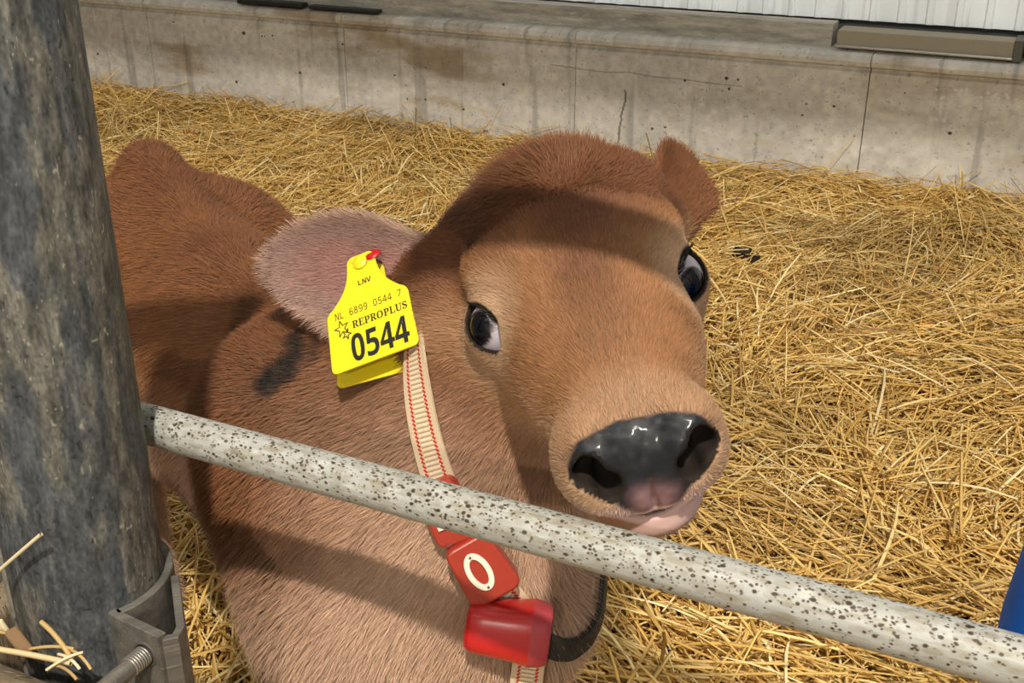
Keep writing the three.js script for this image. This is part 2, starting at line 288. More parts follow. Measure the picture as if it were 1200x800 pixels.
for (const s of [-1, 1]) {
  bp(off([-.60, .72, -.85], s * .08), off([-.49, .565, -.79], s * .072), .072, .076, .06);          // shoulder blade to point
  bp(off([-.49, .565, -.79], s * .07), off([-.52, .42, -.805], s * .068), .076, .05, .05);
  bp(off([-.52, .42, -.805], s * .068), off([-.51, .24, -.80], s * .072), .05, .036, .03);
  bp(off([-.51, .24, -.80], s * .072), off([-.513, .07, -.802], s * .072), .034, .026, .02);
  bp(off([-.513, .07, -.802], s * .072), off([-.495, .01, -.79], s * .072), .03, .034, .015);
  bp(off([-1.18, .62, -1.235], s * .085), off([-1.10, .46, -1.18], s * .105), .12, .075, .06);       // thigh
  bp(off([-1.10, .46, -1.18], s * .105), off([-1.235, .31, -1.272], s * .095), .07, .042, .04);      // gaskin to hock
  bp(off([-1.235, .31, -1.272], s * .095), off([-1.215, .07, -1.26], s * .095), .036, .026, .02);
  bp(off([-1.215, .07, -1.26], s * .095), off([-1.195, .01, -1.247], s * .095), .03, .034, .015);
}
function bodySDF(x, y, z) { let d = 9; for (const [f, k] of bodyPrims) { const e = f(x, y, z); if (e < d + k) d = smin(d, e, k); } return d; }

// head profile along z: [z, half width, top, bottom]
const HT = [[-.20, .050, .010, -.045], [-.165, .074, .036, -.065], [-.125, .088, .054, -.09], [-.085, .0925, .064, -.108], [-.04, .0915, .063, -.115], [0, .0865, .055, -.112], [.04, .0775, .045, -.106], [.08, .066, .034, -.097], [.12, .056, .024, -.088], [.155, .0505, .0155, -.082], [.185, .0500, .009, -.078], [.21, .047, .002, -.068], [.235, .040, -.008, -.055]];
function prof(z) { let i = 0; while (i < HT.length - 2 && z > HT[i + 1][0]) i++; const p1 = HT[i], p2 = HT[i + 1], p0 = HT[Math.max(0, i - 1)], p3 = HT[Math.min(HT.length - 1, i + 2)]; const t = clamp((z - p1[0]) / (p2[0] - p1[0]), -.3, 1.2); const o = [0, 0, 0]; for (let c = 1; c < 4; c++) { const m1 = (p2[c] - p0[c]) * .5, m2 = (p3[c] - p1[c]) * .5, t2 = t * t, t3 = t2 * t; o[c - 1] = (2 * t3 - 3 * t2 + 1) * p1[c] + (t3 - 2 * t2 + t) * m1 + (-2 * t3 + 3 * t2) * p2[c] + (t3 - t2) * m2; } return o; }
const EYE = { r: .0240, c: [.0695, -.0090, .0075] };
const norm = (v) => { const l = Math.hypot(...v); return v.map((q) => q / l); };
const cross = (a, b) => [a[1] * b[2] - a[2] * b[1], a[2] * b[0] - a[0] * b[2], a[0] * b[1] - a[1] * b[0]];
const dot = (a, b) => a[0] * b[0] + a[1] * b[1] + a[2] * b[2];
function eyeFrame(s) { const o = norm([s * .60, .44, .67]); let v = [0, -.04, 1]; const k = dot(v, o); v = norm(v.map((q, i) => q - k * o[i])); let u = cross(v, o); if (u[1] < 0) u = u.map((q) => -q); return { o, v, u, c: [s * EYE.c[0], EYE.c[1], EYE.c[2]] }; }
const EF = [eyeFrame(-1), eyeFrame(1)];
function almond(u, v) { // signed distance to the lid opening in the eye's own plane
  const R1 = .0310, a = R1 - .0155, b = R1 - .0130, vv = v - .001; return Math.max(Math.hypot(u + a, vv) - R1, Math.hypot(u - b, vv) - R1);
}
function ear(base, tip, face, W, cup) {
  const a = norm([tip[0] - base[0], tip[1] - base[1], tip[2] - base[2]]), L = Math.hypot(tip[0] - base[0], tip[1] - base[1], tip[2] - base[2]); let k = dot(face, a); const c = norm(face.map((q, i) => q - k * a[i])), b = cross(c, a);
  const width = (s) => { const t = clamp(s / L, 0, 1); return W * (t < .52 ? mix(.42, 1, ss(-.05, .52, t)) : Math.sqrt(Math.max(0, 1 - Math.pow((t - .52) / .48, 1.75)))); };
  return { a, b, c, base, L, width, coords(x, y, z) { const p = [x - base[0], y - base[1], z - base[2]]; return [dot(p, a), dot(p, b), dot(p, c)]; },
    sdf(x, y, z) { const [s, t, n] = this.coords(x, y, z); if (s < -.06 || s > L + .05 || Math.abs(t) > W + .05 || Math.abs(n) > .1) return .05;
      const w = width(s), q = s / L, n0 = cup * (t * t / (W * W)) * (1.05 - .45 * q) - .012 * Math.sin(Math.PI * clamp(q)) - (q > .6 ? .012 * (q - .6) : 0);
      const th = mix(.0075, .0032, clamp(q * 1.4)) * (1 - .45 * clamp(Math.abs(t) / (w + 1e-4)));
      return smax(smax(Math.abs(n - n0) - th, (Math.abs(t) - w) * .85, .004), Math.max(s - L, -s - .02), .003); } };
}
const EAR = [ear([-.094, -.012, -.106], [-.270, .016, -.180], norm([.16, .40, 1]), .0515, .016), ear([.080, -.018, -.105], [.140, -.012, -.236], norm([-.788, -.54, -.163]), .036, -.012)];
const earBase = [rcone([-.066, -.010, -.10], [-.118, -.010, -.114], .036, .021), rcone([.062, -.012, -.105], [.090, -.026, -.128], .036, .022)];
function nostril(ax, y, z) { const nx = ax - .0265, ny = y + .022, nz = z - .2085;
  let nd = ell(nx, ny + .006, nz, .0080, .0100, .030); nd = smin(nd, ell(nx - .009, ny - .006, nz, .0078, .0105, .028), .007); return smin(nd, ell(nx - .0150, ny - .003, nz, .0040, .0050, .024), .005); }
function headSDF(x, y, z) {
  const zc = clamp(z, -.21, .228), [w, t, b] = prof(zc); const cy = (t + b) * .5, h = (t - b) * .5, yy = y - cy;
  const lower = yy < 0 ? 1 - .26 * Math.pow(clamp(-yy / h), 1.3) : 1 - .06 * clamp(yy / h); const ww = w * lower, ax = Math.abs(x);
  const n = 2.35, q = Math.pow(Math.pow(ax / ww, n) + Math.pow(Math.abs(yy) / h, n), 1 / n);
  let d = (q - 1) * Math.min(ww, h) * .92;
  d = smax(d, z - .2165 + .25 * (y + .03) * (y > -.03 ? 1 : -.3) * .8, .022); d = smax(d, -.2 - z, .03);
  // frontal dome, brow ridges, cheek and jaw masses, muzzle
  d = smin(d, ell(x, y - .036, z + .09, .066, .036, .07), .03);
  d = smin(d, ell(ax - .060, y - .026, z + .022, .026, .018, .036), .022);
  d = smin(d, ell(ax - .064, y - .016, z + .108, x < 0 ? .034 : .024, .030, .042), .03);        // poll corners above the ear roots
  d = smin(d, ell(x + .106, y + .030, z + .076, .030, .038, .040), .022);       // hair mass below the ear root
  d = smin(d, ell(ax - .055, y + .045, z + .035, .030, .050, .055), .03);
  d = smin(d, ell(ax - .040, y + .02, z - .065, .022, .025, .05), .03);
  d = smin(d, ell(ax - .030, y + .033, z - .178, .0265, .034, .034), .012);      // upper lip pads
  d = smin(d, ell(ax - .030, y + .014, z - .190, .020, .020, .026), .012);       // nostril wings
  d = smin(d, ell(x, y + .081, z - .160, .040, .021, .044), .012);               // lower lip and chin
  // mouth line
  const my = -.0665 + .010 * ss(.0, .05, ax) - (.2 - z) * .02; d = smax(d, -(Math.max(Math.abs(y - my) - .0024, .13 - z)), .005);
  // nostrils: comma openings running outward and up
  const nd = nostril(ax, y, z);
  d = smax(d, -nd, .006);
  // philtrum
  d = smax(d, -ell(x, y + .05, z - .222, .0022, .02, .012), .006);
  // eyes: lid mass with an almond opening down to the eyeball
  for (const e of EF) { const p = [x - e.c[0], y - e.c[1], z - e.c[2]], r = Math.hypot(...p); if (r < .06) {
    const o = dot(p, e.o), u = dot(p, e.u), v = dot(p, e.v); d = smin(d, r - .0280, .012);
    d = smin(d, Math.hypot(u - .0205 + v * v * 16, o - .0185 + v * v * 22) - .0060 + Math.abs(v) * .16, .008);   // upper lid fold
    d = smax(d, -Math.max(almond(u, v), .004 - o), .003); if (o > -.006) d = Math.max(d, EYE.r + .0002 - r); } }
  for (let i = 0; i < 2; i++) { if ((i ? x : -x) > .03 && z < .0) { d = smin(d, earBase[i](x, y, z), .025); d = smin(d, EAR[i].sdf(x, y, z), .014); } }
  return d;
}
const inHeadReach = (l) => l[0] > -.32 && l[0] < .24 && l[1] > -.2 && l[1] < .19 && l[2] > -.31 && l[2] < .27;
function sdf(x, y, z) {
  const d = bodySDF(x, y, z), l = toLocal(x, y, z); if (!inHeadReach(l)) return d;
  return smin(d, headSDF(l[0], l[1], l[2]), .035);
}
const sdfLocal = (x, y, z) => { const w = toWorld(x, y, z); return sdf(w[0], w[1], w[2]); };
// naive surface nets over a sparse grid; keep(px, py, pz) filters faces
function nets(f, lo, hi, cell, keep) {
  const N = [0, 1, 2].map((i) => Math.ceil((hi[i] - lo[i]) / cell) + 1), [nx, ny, nz] = N, val = new Float32Array(nx * ny * nz).fill(1), B = 6, done = new Uint8Array(nx * ny * nz);
  for (let bz = 0; bz < nz; bz += B) for (let by = 0; by < ny; by += B) for (let bx = 0; bx < nx; bx += B) {
    const c = f(lo[0] + (bx + B / 2) * cell, lo[1] + (by + B / 2) * cell, lo[2] + (bz + B / 2) * cell), far = Math.abs(c) > B * cell * 1.75;
    for (let z = bz; z <= Math.min(bz + B, nz - 1); z++) for (let y = by; y <= Math.min(by + B, ny - 1); y++) for (let x = bx; x <= Math.min(bx + B, nx - 1); x++) {
      const i = x + nx * (y + ny * z); if (done[i]) continue;
      if (far) { val[i] = c; } else { val[i] = f(lo[0] + x * cell, lo[1] + y * cell, lo[2] + z * cell); done[i] = 1; } }
  }
  const id = new Int32Array(nx * ny * nz).fill(-1), pos = [], idx = [], E = [[0, 1], [2, 3], [4, 5], [6, 7], [0, 2], [1, 3], [4, 6], [5, 7], [0, 4], [1, 5], [2, 6], [3, 7]];
  const co = [0, 1, nx, nx + 1, nx * ny, nx * ny + 1, nx * ny + nx, nx * ny + nx + 1];
  for (let z = 0; z < nz - 1; z++) for (let y = 0; y < ny - 1; y++) for (let x = 0; x < nx - 1; x++) {
    const i = x + nx * (y + ny * z); let m = 0; for (let k = 0; k < 8; k++) if (val[i + co[k]] < 0) m |= 1 << k; if (m === 0 || m === 255) continue;
    let sx = 0, sy = 0, sz = 0, n = 0;
    for (const [a, b] of E) { const va = val[i + co[a]], vb = val[i + co[b]]; if ((va < 0) === (vb < 0)) continue; const t = va / (va - vb); sx += mix(a & 1, b & 1, t); sy += mix(a >> 1 & 1, b >> 1 & 1, t); sz += mix(a >> 2, b >> 2, t); n++; }
    id[i] = pos.length / 3; pos.push(lo[0] + (x + sx / n) * cell, lo[1] + (y + sy / n) * cell, lo[2] + (z + sz / n) * cell);
  }
  const quad = (a, b, c, d, flip) => { if (a < 0 || b < 0 || c < 0 || d < 0) return; if (keep && !keep(pos[3 * a], pos[3 * a + 1], pos[3 * a + 2])) return; flip ? idx.push(a, c, b, a, d, c) : idx.push(a, b, c, a, c, d); };
  for (let z = 1; z < nz - 1; z++) for (let y = 1; y < ny - 1; y++) for (let x = 1; x < nx - 1; x++) {
    const i = x + nx * (y + ny * z), s = val[i] < 0, X = 1, Y = nx, Z = nx * ny;
    if (s !== (val[i + X] < 0)) quad(id[i - Y - Z], id[i - Z], id[i], id[i - Y], !s);
    if (s !== (val[i + Y] < 0)) quad(id[i - X - Z], id[i - X], id[i], id[i - Z], !s);
    if (s !== (val[i + Z] < 0)) quad(id[i - X - Y], id[i - Y], id[i], id[i - X], !s);
  }
  return { pos, idx };
}
function gradient(x, y, z, e = .0015) { const g = [sdf(x + e, y, z) - sdf(x - e, y, z), sdf(x, y + e, z) - sdf(x, y - e, z), sdf(x, y, z + e) - sdf(x, y, z - e)]; return norm(g); }

// coat colours (linear base colours)
const lerp3 = (a, b, t) => [mix(a[0], b[0], t), mix(a[1], b[1], t), mix(a[2], b[2], t)];
const COAT = { body: [.240, .098, .038], back: [.140, .055, .024], pale: [.60, .395, .275], chest: [.55, .36, .245], fore: [.138, .053, .022], face: [.275, .128, .055], cheek: [.43, .240, .128], eye: [.50, .32, .195], ring: [.48, .31, .19], lip: [.62, .42, .385], nose: [.011, .012, .015], nosePink: [.30, .165, .17], earIn: [.33, .20, .165], earPink: [.34, .17, .145], dark: [.018, .013, .010] };
const inBoxHead = (l, m = 0) => l[0] > -.30 + m && l[0] < .21 - m && l[1] > -.135 + m && l[1] < .17 - m && l[2] > -.27 + m && l[2] < .25 - m;
// returns [colour, hair length, hair density factor]
function coat(w, nrm) {
  const l = toLocal(w[0], w[1], w[2]), n1 = fbm(w[0] * 9, w[1] * 9, w[2] * 9, 3), n2 = fbm(w[0] * 45, w[1] * 30, w[2] * 45, 2);
  // trunk and neck
  const sp = dot([w[0] + .9, 0, w[2] + 1.05], BN);
  let c = lerp3(COAT.body, COAT.back, ss(.70, .80, w[1] + (n1 - .5) * .1) * ss(-.2, -.75, w[0] + .1) * .75);
  c = lerp3(c, COAT.pale, ss(.70, .55, w[1] + (n1 - .5) * .14) * .9);
  const front = ss(-.62, -.42, w[0] + (n1 - .5) * .1); c = lerp3(c, COAT.chest, front * ss(.88, .70, w[1] + (n1 - .5) * .06) * .85);
  let len = .015 + .008 * ss(.72, .58, w[1]), den = 1;
  if (!inHeadReach(l)) return [c, len, den, n2];
  const hd = headSDF(l[0], l[1], l[2]); const hk = ss(.020, .002, hd);
  if (hk > 0) {
    const ax = Math.abs(l[0]), [x, y, z] = l;
    const n3 = fbm(x * 30, y * 30, z * 14, 3); let h = lerp3(COAT.face, COAT.fore, ss(.045, -.035, z + (n1 - .5) * .05 + (n3 - .5) * .05 + ax * .55 - .02));
    h = lerp3(h, COAT.cheek, ss(.012, -.035, y + (n1 - .5) * .03) * ss(.03, .06, ax) * ss(-.15, -.06, z));
    h = lerp3(h, COAT.fore, .72 * ss(.042, .008, ax + (n3 - .5) * .03) * ss(.15, .06, z) * ss(.0, .015, y)); h = h.map((q) => q * (.78 + .44 * n3));    // dark stripe down the bridge
    h = lerp3(h, COAT.chest, ss(-.07, -.10, y) * .8);
    h = lerp3(h, COAT.fore, ss(-.10, -.15, z) * .8);
    let hl = .0062 + .006 * ss(-.05, -.13, z) + .004 * ss(-.06, -.1, y);
    for (const e of EF) { const p = [x - e.c[0], y - e.c[1], z - e.c[2]], r = Math.hypot(...p), u = dot(p, e.u), v = dot(p, e.v), o = dot(p, e.o);
      if (r < .075) { h = lerp3(h, COAT.eye, ss(.056, .026, Math.hypot(u * .9, v - .006) + (n1 - .5) * .02) * .9); const al = almond(u, v); if (o > 0) { const k = ss(.0042, .0022, al) * ss(.04, .034, r); h = lerp3(h, COAT.dark, k); if (al < .006) { den = 0; } hl *= .5 + .5 * ss(.004, .02, al); } } }
    // muzzle ring and nose pad
    const ring = ss(.135, .175, z + (n1 - .5) * .03 + .03 * ss(.0, -.05, y)); h = lerp3(h, COAT.ring, ring * mix(.42, .9, ss(.0, -.03, y)) );
    const low = ss(-.040, -.056, y + (n2 - .5) * .008) * ss(.13, .16, z); h = lerp3(h, COAT.lip, low * .8);
    // pad outline: wide over the nostrils, narrowing to the lip
    const py = y + .020 - (z - .2) * .5, hh = py > 0 ? .0265 : .046, hw = py > 0 ? .0475 : mix(.0475, .030, ss(0, .040, -py)), pe = Math.pow(Math.pow(ax / hw, 2.5) + Math.pow(Math.abs(py) / hh, 2.5), .4);
    const pd = Math.min((1 - pe) * .03, z - .176) + (n2 - .5) * .006 + (noise3(w[0] * 160, w[1] * 160, w[2] * 160) - .5) * .002; const pad = ss(-.0015, .0015, pd);
    if (pad > 0) { const pk = ss(.022, .004, ax + (n1 - .5) * .012) * ss(-.028, -.046, y + (n2 - .5) * .012) + ss(-.052, -.062, y); h = lerp3(h, lerp3(COAT.nose, COAT.nosePink, clamp(pk) * .85), pad); den *= 1 - pad; }
    if (z > .17 && nostril(ax, y, z) < .0035) { h = COAT.dark; den = 0; }
    if (z > .15) hl = Math.min(hl, y < -.04 ? .0028 : .0045);
    if (y < -.056 && y > -.088 && z > .165 && ax < .045) { h = lerp3(h, COAT.lip, .92); den = 0; }
    if (y <= -.088 && z > .12) { h = lerp3(h, [.42, .34, .30], .8); hl = .004; }
    if (Math.abs(y - (-.0665 + .010 * ss(.0, .05, ax) - (.2 - z) * .02)) < .0028 && z > .15) { h = lerp3(h, COAT.dark, .75); den = 0; }  // mouth crease also darkened in the colour
    // ears
    for (let i = 0; i < 2; i++) { const [s, t, n] = EAR[i].coords(x, y, z); if (s > .005 && s < EAR[i].L + .02 && EAR[i].sdf(x, y, z) < .006) {
      const f = nrm ? dot(nrm, dirWorld(...EAR[i].c)) : 1, wd = EAR[i].width(s), q = s / EAR[i].L, edge = ss(.72, .98, Math.abs(t) / (wd + .001)) + ss(.9, 1, q);
      const inside = lerp3(lerp3(COAT.earIn, COAT.earPink, ss(.75, .2, Math.abs(t) / (wd + .001)) * ss(.98, .6, q)), COAT.pale, clamp(edge) * .5);
      const k = ss(.01, .04, s); h = lerp3(h, f > 0 ? inside : lerp3(COAT.fore, COAT.body, .3), k); hl = mix(.010, f > 0 ? .006 : .009, k) + clamp(edge) * .006; } }
    // poll tuft
    const tuft = ss(.05, .08, y) * ss(-.04, -.09, z) * ss(.07, .04, ax); hl += tuft * .016; h = lerp3(h, COAT.body, tuft * .5 * n1);
    c = lerp3(c, h, hk); len = mix(len, hl, hk);
  }
  // dried muck smeared behind the ear
  for (const [mx, my, mz, r] of MUCK) { const d = Math.hypot(w[0] - mx, w[1] - my, w[2] - mz) + (n2 - .5) * .035; c = lerp3(c, COAT.dark, ss(r, r * .55, d) * .92); }
  return [c, len, den, n2];
}
const MUCK = [];
MUCK.push([-.5874, .822, -.7584, .021], [-.566, .829, -.757, .022], [-.588, .808, -.742, .020], [-.5895, .792, -.728, .016], [-.5800, .815, -.750, .019]);

const calf = thing('calf', 'brown calf with a yellow ear tag looking over the rail', 'calf', [-.9, 0, -1.05]);
const CB = [-.9, 0, -1.05];
let skinPos, skinIdx, skinNor;
{
  const T0 = Date.now();
  const A = nets(sdf, [-1.5, -.05, -1.62], [-.2, 1.12, -.5], .0065, (x, y, z) => !inBoxHead(toLocal(x, y, z), .004));
  const Bm = nets(sdfLocal, [-.30, -.135, -.27], [.21, .17, .25], .00245, null);
  const pos = A.pos.slice(), idx = A.idx.slice(), n0 = pos.length / 3;
  for (let i = 0; i < Bm.pos.length; i += 3) { const w = toWorld(Bm.pos[i], Bm.pos[i + 1], Bm.pos[i + 2]); pos.push(w[0], w[1], w[2]); }
  for (const i of Bm.idx) idx.push(i + n0);
  const nor = new Float32Array(pos.length), col = new Float32Array(pos.length), used = new Uint8Array(pos.length / 3); for (const i of idx) used[i] = 1;
  for (let i = 0; i < pos.length; i += 3) { if (!used[i / 3]) continue; const g = gradient(pos[i], pos[i + 1], pos[i + 2], i / 3 < n0 ? .003 : .0012); nor.set(g, i); const [c] = coat([pos[i], pos[i + 1], pos[i + 2]], g); col.set(c, i); }
  skinPos = pos; skinIdx = idx; skinNor = nor;
  const skin = [], padIdx = [], isPad = (i) => { const l = toLocal(pos[3 * i], pos[3 * i + 1], pos[3 * i + 2]); return l[2] > .165 && Math.abs(l[0]) < .06 && l[1] < .03 && coat([pos[3 * i], pos[3 * i + 1], pos[3 * i + 2]], null)[2] < .5 && l[1] > -.062 && nostril(Math.abs(l[0]), l[1], l[2]) > .0035; };
  for (let f = 0; f < idx.length; f += 3) { const q = idx[f] >= n0 && isPad(idx[f]) && isPad(idx[f + 1]) && isPad(idx[f + 2]); (q ? padIdx : skin).push(idx[f], idx[f + 1], idx[f + 2]); }
  const g = new THREE.BufferGeometry(); g.setAttribute('position', new THREE.Float32BufferAttribute(pos.map((q, i) => q - CB[i % 3]), 3)); g.setAttribute('normal', new THREE.BufferAttribute(nor, 3)); g.setAttribute('color', new THREE.BufferAttribute(col, 3)); g.setIndex(skin);
  { // the moist nose pad: same surface, finely cobbled
    const pg = new THREE.BufferGeometry(), map = new Map(), pp = [], pn = [], pc = [], pi = [];
    for (const i of padIdx) { if (!map.has(i)) { map.set(i, pp.length / 3); const x = pos[3 * i], y = pos[3 * i + 1], z = pos[3 * i + 2], k = 260; pp.push(x - CB[0], y - CB[1], z - CB[2]); const q = norm([nor[3 * i] + (noise3(x * k, y * k, z * k) - .5) * .42, nor[3 * i + 1] + (noise3(x * k + 9, y * k, z * k) - .5) * .42, nor[3 * i + 2] + (noise3(x * k, y * k + 9, z * k) - .5) * .42]); pn.push(...q); pc.push(col[3 * i], col[3 * i + 1], col[3 * i + 2]); } pi.push(map.get(i)); }
    pg.setAttribute('position', new THREE.Float32BufferAttribute(pp, 3)); pg.setAttribute('normal', new THREE.Float32BufferAttribute(pn, 3)); pg.setAttribute('color', new THREE.Float32BufferAttribute(pc, 3)); pg.setIndex(pi);
    addMesh('nose_pad', pg, new THREE.MeshPhysicalMaterial({ vertexColors: true, roughness: .5, specularIntensity: .45, clearcoat: .22, clearcoatRoughness: .12 }), calf).userData.label = 'moist dark grey nose pad with pink centre';
  }
  addMesh('body', g, new THREE.MeshPhysicalMaterial({ vertexColors: true, roughness: .75, specularIntensity: .3 }), calf);
  console.log('calf verts', pos.length / 3, 'tris', idx.length / 3, 'ms', Date.now() - T0);
}
// sphere tracing, used to lay things onto the calf's own surface
function trace(o, d, max = 4, f = sdf) { let t = 0; for (let i = 0; i < 400; i++) { const h = f(o[0] + d[0] * t, o[1] + d[1] * t, o[2] + d[2] * t); if (h < .0004) return [o[0] + d[0] * t, o[1] + d[1] * t, o[2] + d[2] * t]; t += h * .6; if (t > max) break; } return null; }
{ // the coat: short hairs rooted on the skin, lying along the growth direction
  const R = rng(2024), mats = [], cols = [], T0 = Date.now();
  const blade = (() => { const g = new THREE.BufferGeometry(); const p = [-.5, 0, 0, .5, 0, 0, -.4, .05, .5, .4, .05, .5, 0, 0, 1]; g.setAttribute('position', new THREE.Float32BufferAttribute(p, 3)); g.setIndex([0, 1, 3, 0, 3, 2, 2, 3, 4]); g.computeVertexNormals(); return g; })();
  const inv = camera.matrixWorld.clone().invert(), tmp = V(0, 0, 0), M = new THREE.Matrix4();
  for (let f = 0; f < skinIdx.length; f += 3) {
    const a = skinIdx[f] * 3, b = skinIdx[f + 1] * 3, c = skinIdx[f + 2] * 3, P = skinPos;
    const ux = P[b] - P[a], uy = P[b + 1] - P[a + 1], uz = P[b + 2] - P[a + 2], vx = P[c] - P[a], vy = P[c + 1] - P[a + 1], vz = P[c + 2] - P[a + 2];
    const cr = cross([ux, uy, uz], [vx, vy, vz]), area = .5 * Math.hypot(...cr);
    const cx = (P[a] + P[b] + P[c]) / 3, cy = (P[a + 1] + P[b + 1] + P[c + 1]) / 3, cz = (P[a + 2] + P[b + 2] + P[c + 2]) / 3;
    tmp.set(cx, cy, cz).applyMatrix4(inv); const dep = -tmp.z, sx = Math.abs(tmp.x / dep), sy = Math.abs(tmp.y / dep), seen = sx < .6 && sy < .45;
    const n = [skinNor[a] + skinNor[b] + skinNor[c], skinNor[a + 1] + skinNor[b + 1] + skinNor[c + 1], skinNor[a + 2] + skinNor[b + 2] + skinNor[c + 2]], N = norm(n);
    const toCam = norm([CAM.x - cx, CAM.y - cy, CAM.z - cz]), facing = dot(N, toCam) > -.35;
    const l0 = toLocal(cx, cy, cz), head = inBoxHead(l0);
    let den = head ? 780000 : 330000; if (!seen) den *= .12; if (!facing) den *= .35; den *= clamp(1.25 / dep, .5, 1.3);
    let cnt = area * den; cnt = Math.floor(cnt) + (R() < cnt % 1 ? 1 : 0);
    for (let k = 0; k < cnt; k++) {
      let r1 = R(), r2 = R(); if (r1 + r2 > 1) { r1 = 1 - r1; r2 = 1 - r2; }
      const x = P[a] + ux * r1 + vx * r2, y = P[a + 1] + uy * r1 + vy * r2, z = P[a + 2] + uz * r1 + vz * r2;
      const [cc, len0, dn, n2] = coat([x, y, z], N); if (R() > dn) continue;
      const l = toLocal(x, y, z); let d;
      if (inBoxHead(l) && headSDF(...l) < .012) {
        let dl = [l[0] * 4, -.25 * Math.abs(l[0]) * 8, -1]; 
        if (l[1] > .04 && l[2] < -.03) { const q = [l[0] - .005, 0, l[2] + .055]; const qq = Math.hypot(...q) + .03; const jt = .9 * ss(.03, .0, qq - .03); dl = [q[0] / qq + .4 * q[2] / qq + (R() - .5) * jt, .12, q[2] / qq - .4 * q[0] / qq - jt * .5]; }
        for (let i = 0; i < 2; i++) { const s = EAR[i].coords(...l); if (s[0] > .01 && EAR[i].sdf(...l) < .006) dl = EAR[i].a.map((q, j) => q + EAR[i].b[j] * s[1] * 14 ); }
        d = dirWorld(...dl);
      } else { const down = .85, wv = (fbm(x * 6, y * 6, z * 6, 2) - .5) * 1.6 + (noise3(x * 70, y * 30, z * 70) - .5) * .9; const bk = mix(.26, .7, ss(.66, .78, y)); d = [BA[0] * bk + BN[0] * wv * .4 + BA[0] * wv * .25, -down + wv * .2, BA[2] * bk + BN[2] * wv * .4 + BA[2] * wv * .25]; }
      const dn2 = dot(d, N); d = norm([d[0] - N[0] * dn2, d[1] - N[1] * dn2, d[2] - N[2] * dn2].map((q) => q + (R() - .5) * .5));
      const lift = .16 + R() * .26 + (len0 > .018 ? .35 * R() : 0), t = norm([d[0] + N[0] * lift, d[1] + N[1] * lift, d[2] + N[2] * lift]);
      let s = cross(N, t); const sl = Math.hypot(...s); if (sl < 1e-4) continue; s = s.map((q) => q / sl); const u = cross(t, s);
      const len = len0 * (.65 + R() * .7), w = (.00036 + R() * .00036) * clamp(dep, .85, 1.8);
      M.set(s[0] * w, u[0] * len * .8, t[0] * len, x - CB[0], s[1] * w, u[1] * len * .8, t[1] * len, y - CB[1], s[2] * w, u[2] * len * .8, t[2] * len, z - CB[2], 0, 0, 0, 1);
      mats.push(M.clone()); const v = .72 + R() * .5 + (n2 - .5) * .25; cols.push([cc[0] * v, cc[1] * v * (.97 + R() * .06), cc[2] * v]);
    }
  }
  const im = new THREE.InstancedMesh(blade, new THREE.MeshPhysicalMaterial({ color: 0xffffff, roughness: .6, specularIntensity: .45, side: THREE.DoubleSide }), mats.length), C = new THREE.Color();
  mats.forEach((m, i) => { im.setMatrixAt(i, m); im.setColorAt(i, C.setRGB(...cols[i])); });
  im.name = 'coat_hair'; im.castShadow = im.receiveShadow = true; im.userData.kind = 'stuff'; calf.add(im);
  console.log('hairs', mats.length, 'ms', Date.now() - T0);
}

// eyes
{
  const gazes = [norm([-.76, .42, .52]), norm([.50, .12, .82])];
  EF.forEach((e, k) => {
    const g = new THREE.SphereGeometry(EYE.r, 64, 48), gz = gazes[k], p = g.attributes.position, col = new Float32Array(p.count * 3);
    const vv = norm(e.v.map((q, i) => q - dot(e.v, gz) * gz[i])), uu = cross(vv, gz);
    for (let i = 0; i < p.count; i++) { const n = norm([p.getX(i), p.getY(i), p.getZ(i)]), a = Math.acos(clamp(dot(n, gz), -1, 1)), hv = dot(n, vv), hu = dot(n, uu), e2 = Math.hypot(hv / .58, hu / .56), pup = Math.hypot(hv / .44, hu / .34);
      let c = lerp3([.44, .42, .47], [.50, .36, .38], fbm(n[0] * 6, n[1] * 6, n[2] * 6, 2) * .6); if (a < 1.4) c = lerp3(c, lerp3([.012, .010, .012], [.003, .003, .005], ss(1.1, .9, pup)), ss(1.06, .96, e2)); col.set(c, i * 3);
      const bulge = a < .7 ? .0012 * ss(.7, .2, a) : 0; p.setXYZ(i, p.getX(i) + n[0] * bulge, p.getY(i) + n[1] * bulge, p.getZ(i) + n[2] * bulge); }
    g.setAttribute('color', new THREE.BufferAttribute(col, 3));
    const m = new THREE.Matrix4().makeBasis(V(...HX), V(...HY), V(...HZ)); g.applyMatrix4(m); const w = toWorld(...e.c); g.translate(w[0] - CB[0], w[1] - CB[1], w[2] - CB[2]); g.computeVertexNormals();
    addMesh('eye', g, new THREE.MeshPhysicalMaterial({ vertexColors: true, roughness: .06, specularIntensity: .75 }), calf).userData.label = 'glossy dark eye with bluish white showing';
    // lashes along the upper lid
    const R = rng(31 + k), parts = [];
    for (let i = 0; i < 46; i++) { const v = -.015 + .028 * (i / 45), u = -(.0310 - .0155) + Math.sqrt(.0310 ** 2 - (v - .001) ** 2); const o = Math.sqrt(Math.max(0, .0280 ** 2 - u * u - v * v));
      const at = (a, b, c) => [0, 1, 2].map((q) => e.c[q] + e.o[q] * a + e.u[q] * b + e.v[q] * c), L = .007 + R() * .004, sw = (R() - .5) * .004 - .004;
      const pts = [at(o, u + .001, v), at(o + L * .6, u + .001 - L * .1, v + sw * .5), at(o + L, u + L * .15, v + sw)].map((q) => { const w2 = toWorld(...q); return V(w2[0] - CB[0], w2[1] - CB[1], w2[2] - CB[2]); });
      parts.push(new THREE.TubeGeometry(new THREE.QuadraticBezierCurve3(...pts), 3, .00028, 3)); }
    const lash = addMesh('eyelashes', mergeGeometries(parts), std(0x1a120d, .6), calf); lash.userData.kind = 'stuff';
  });
}

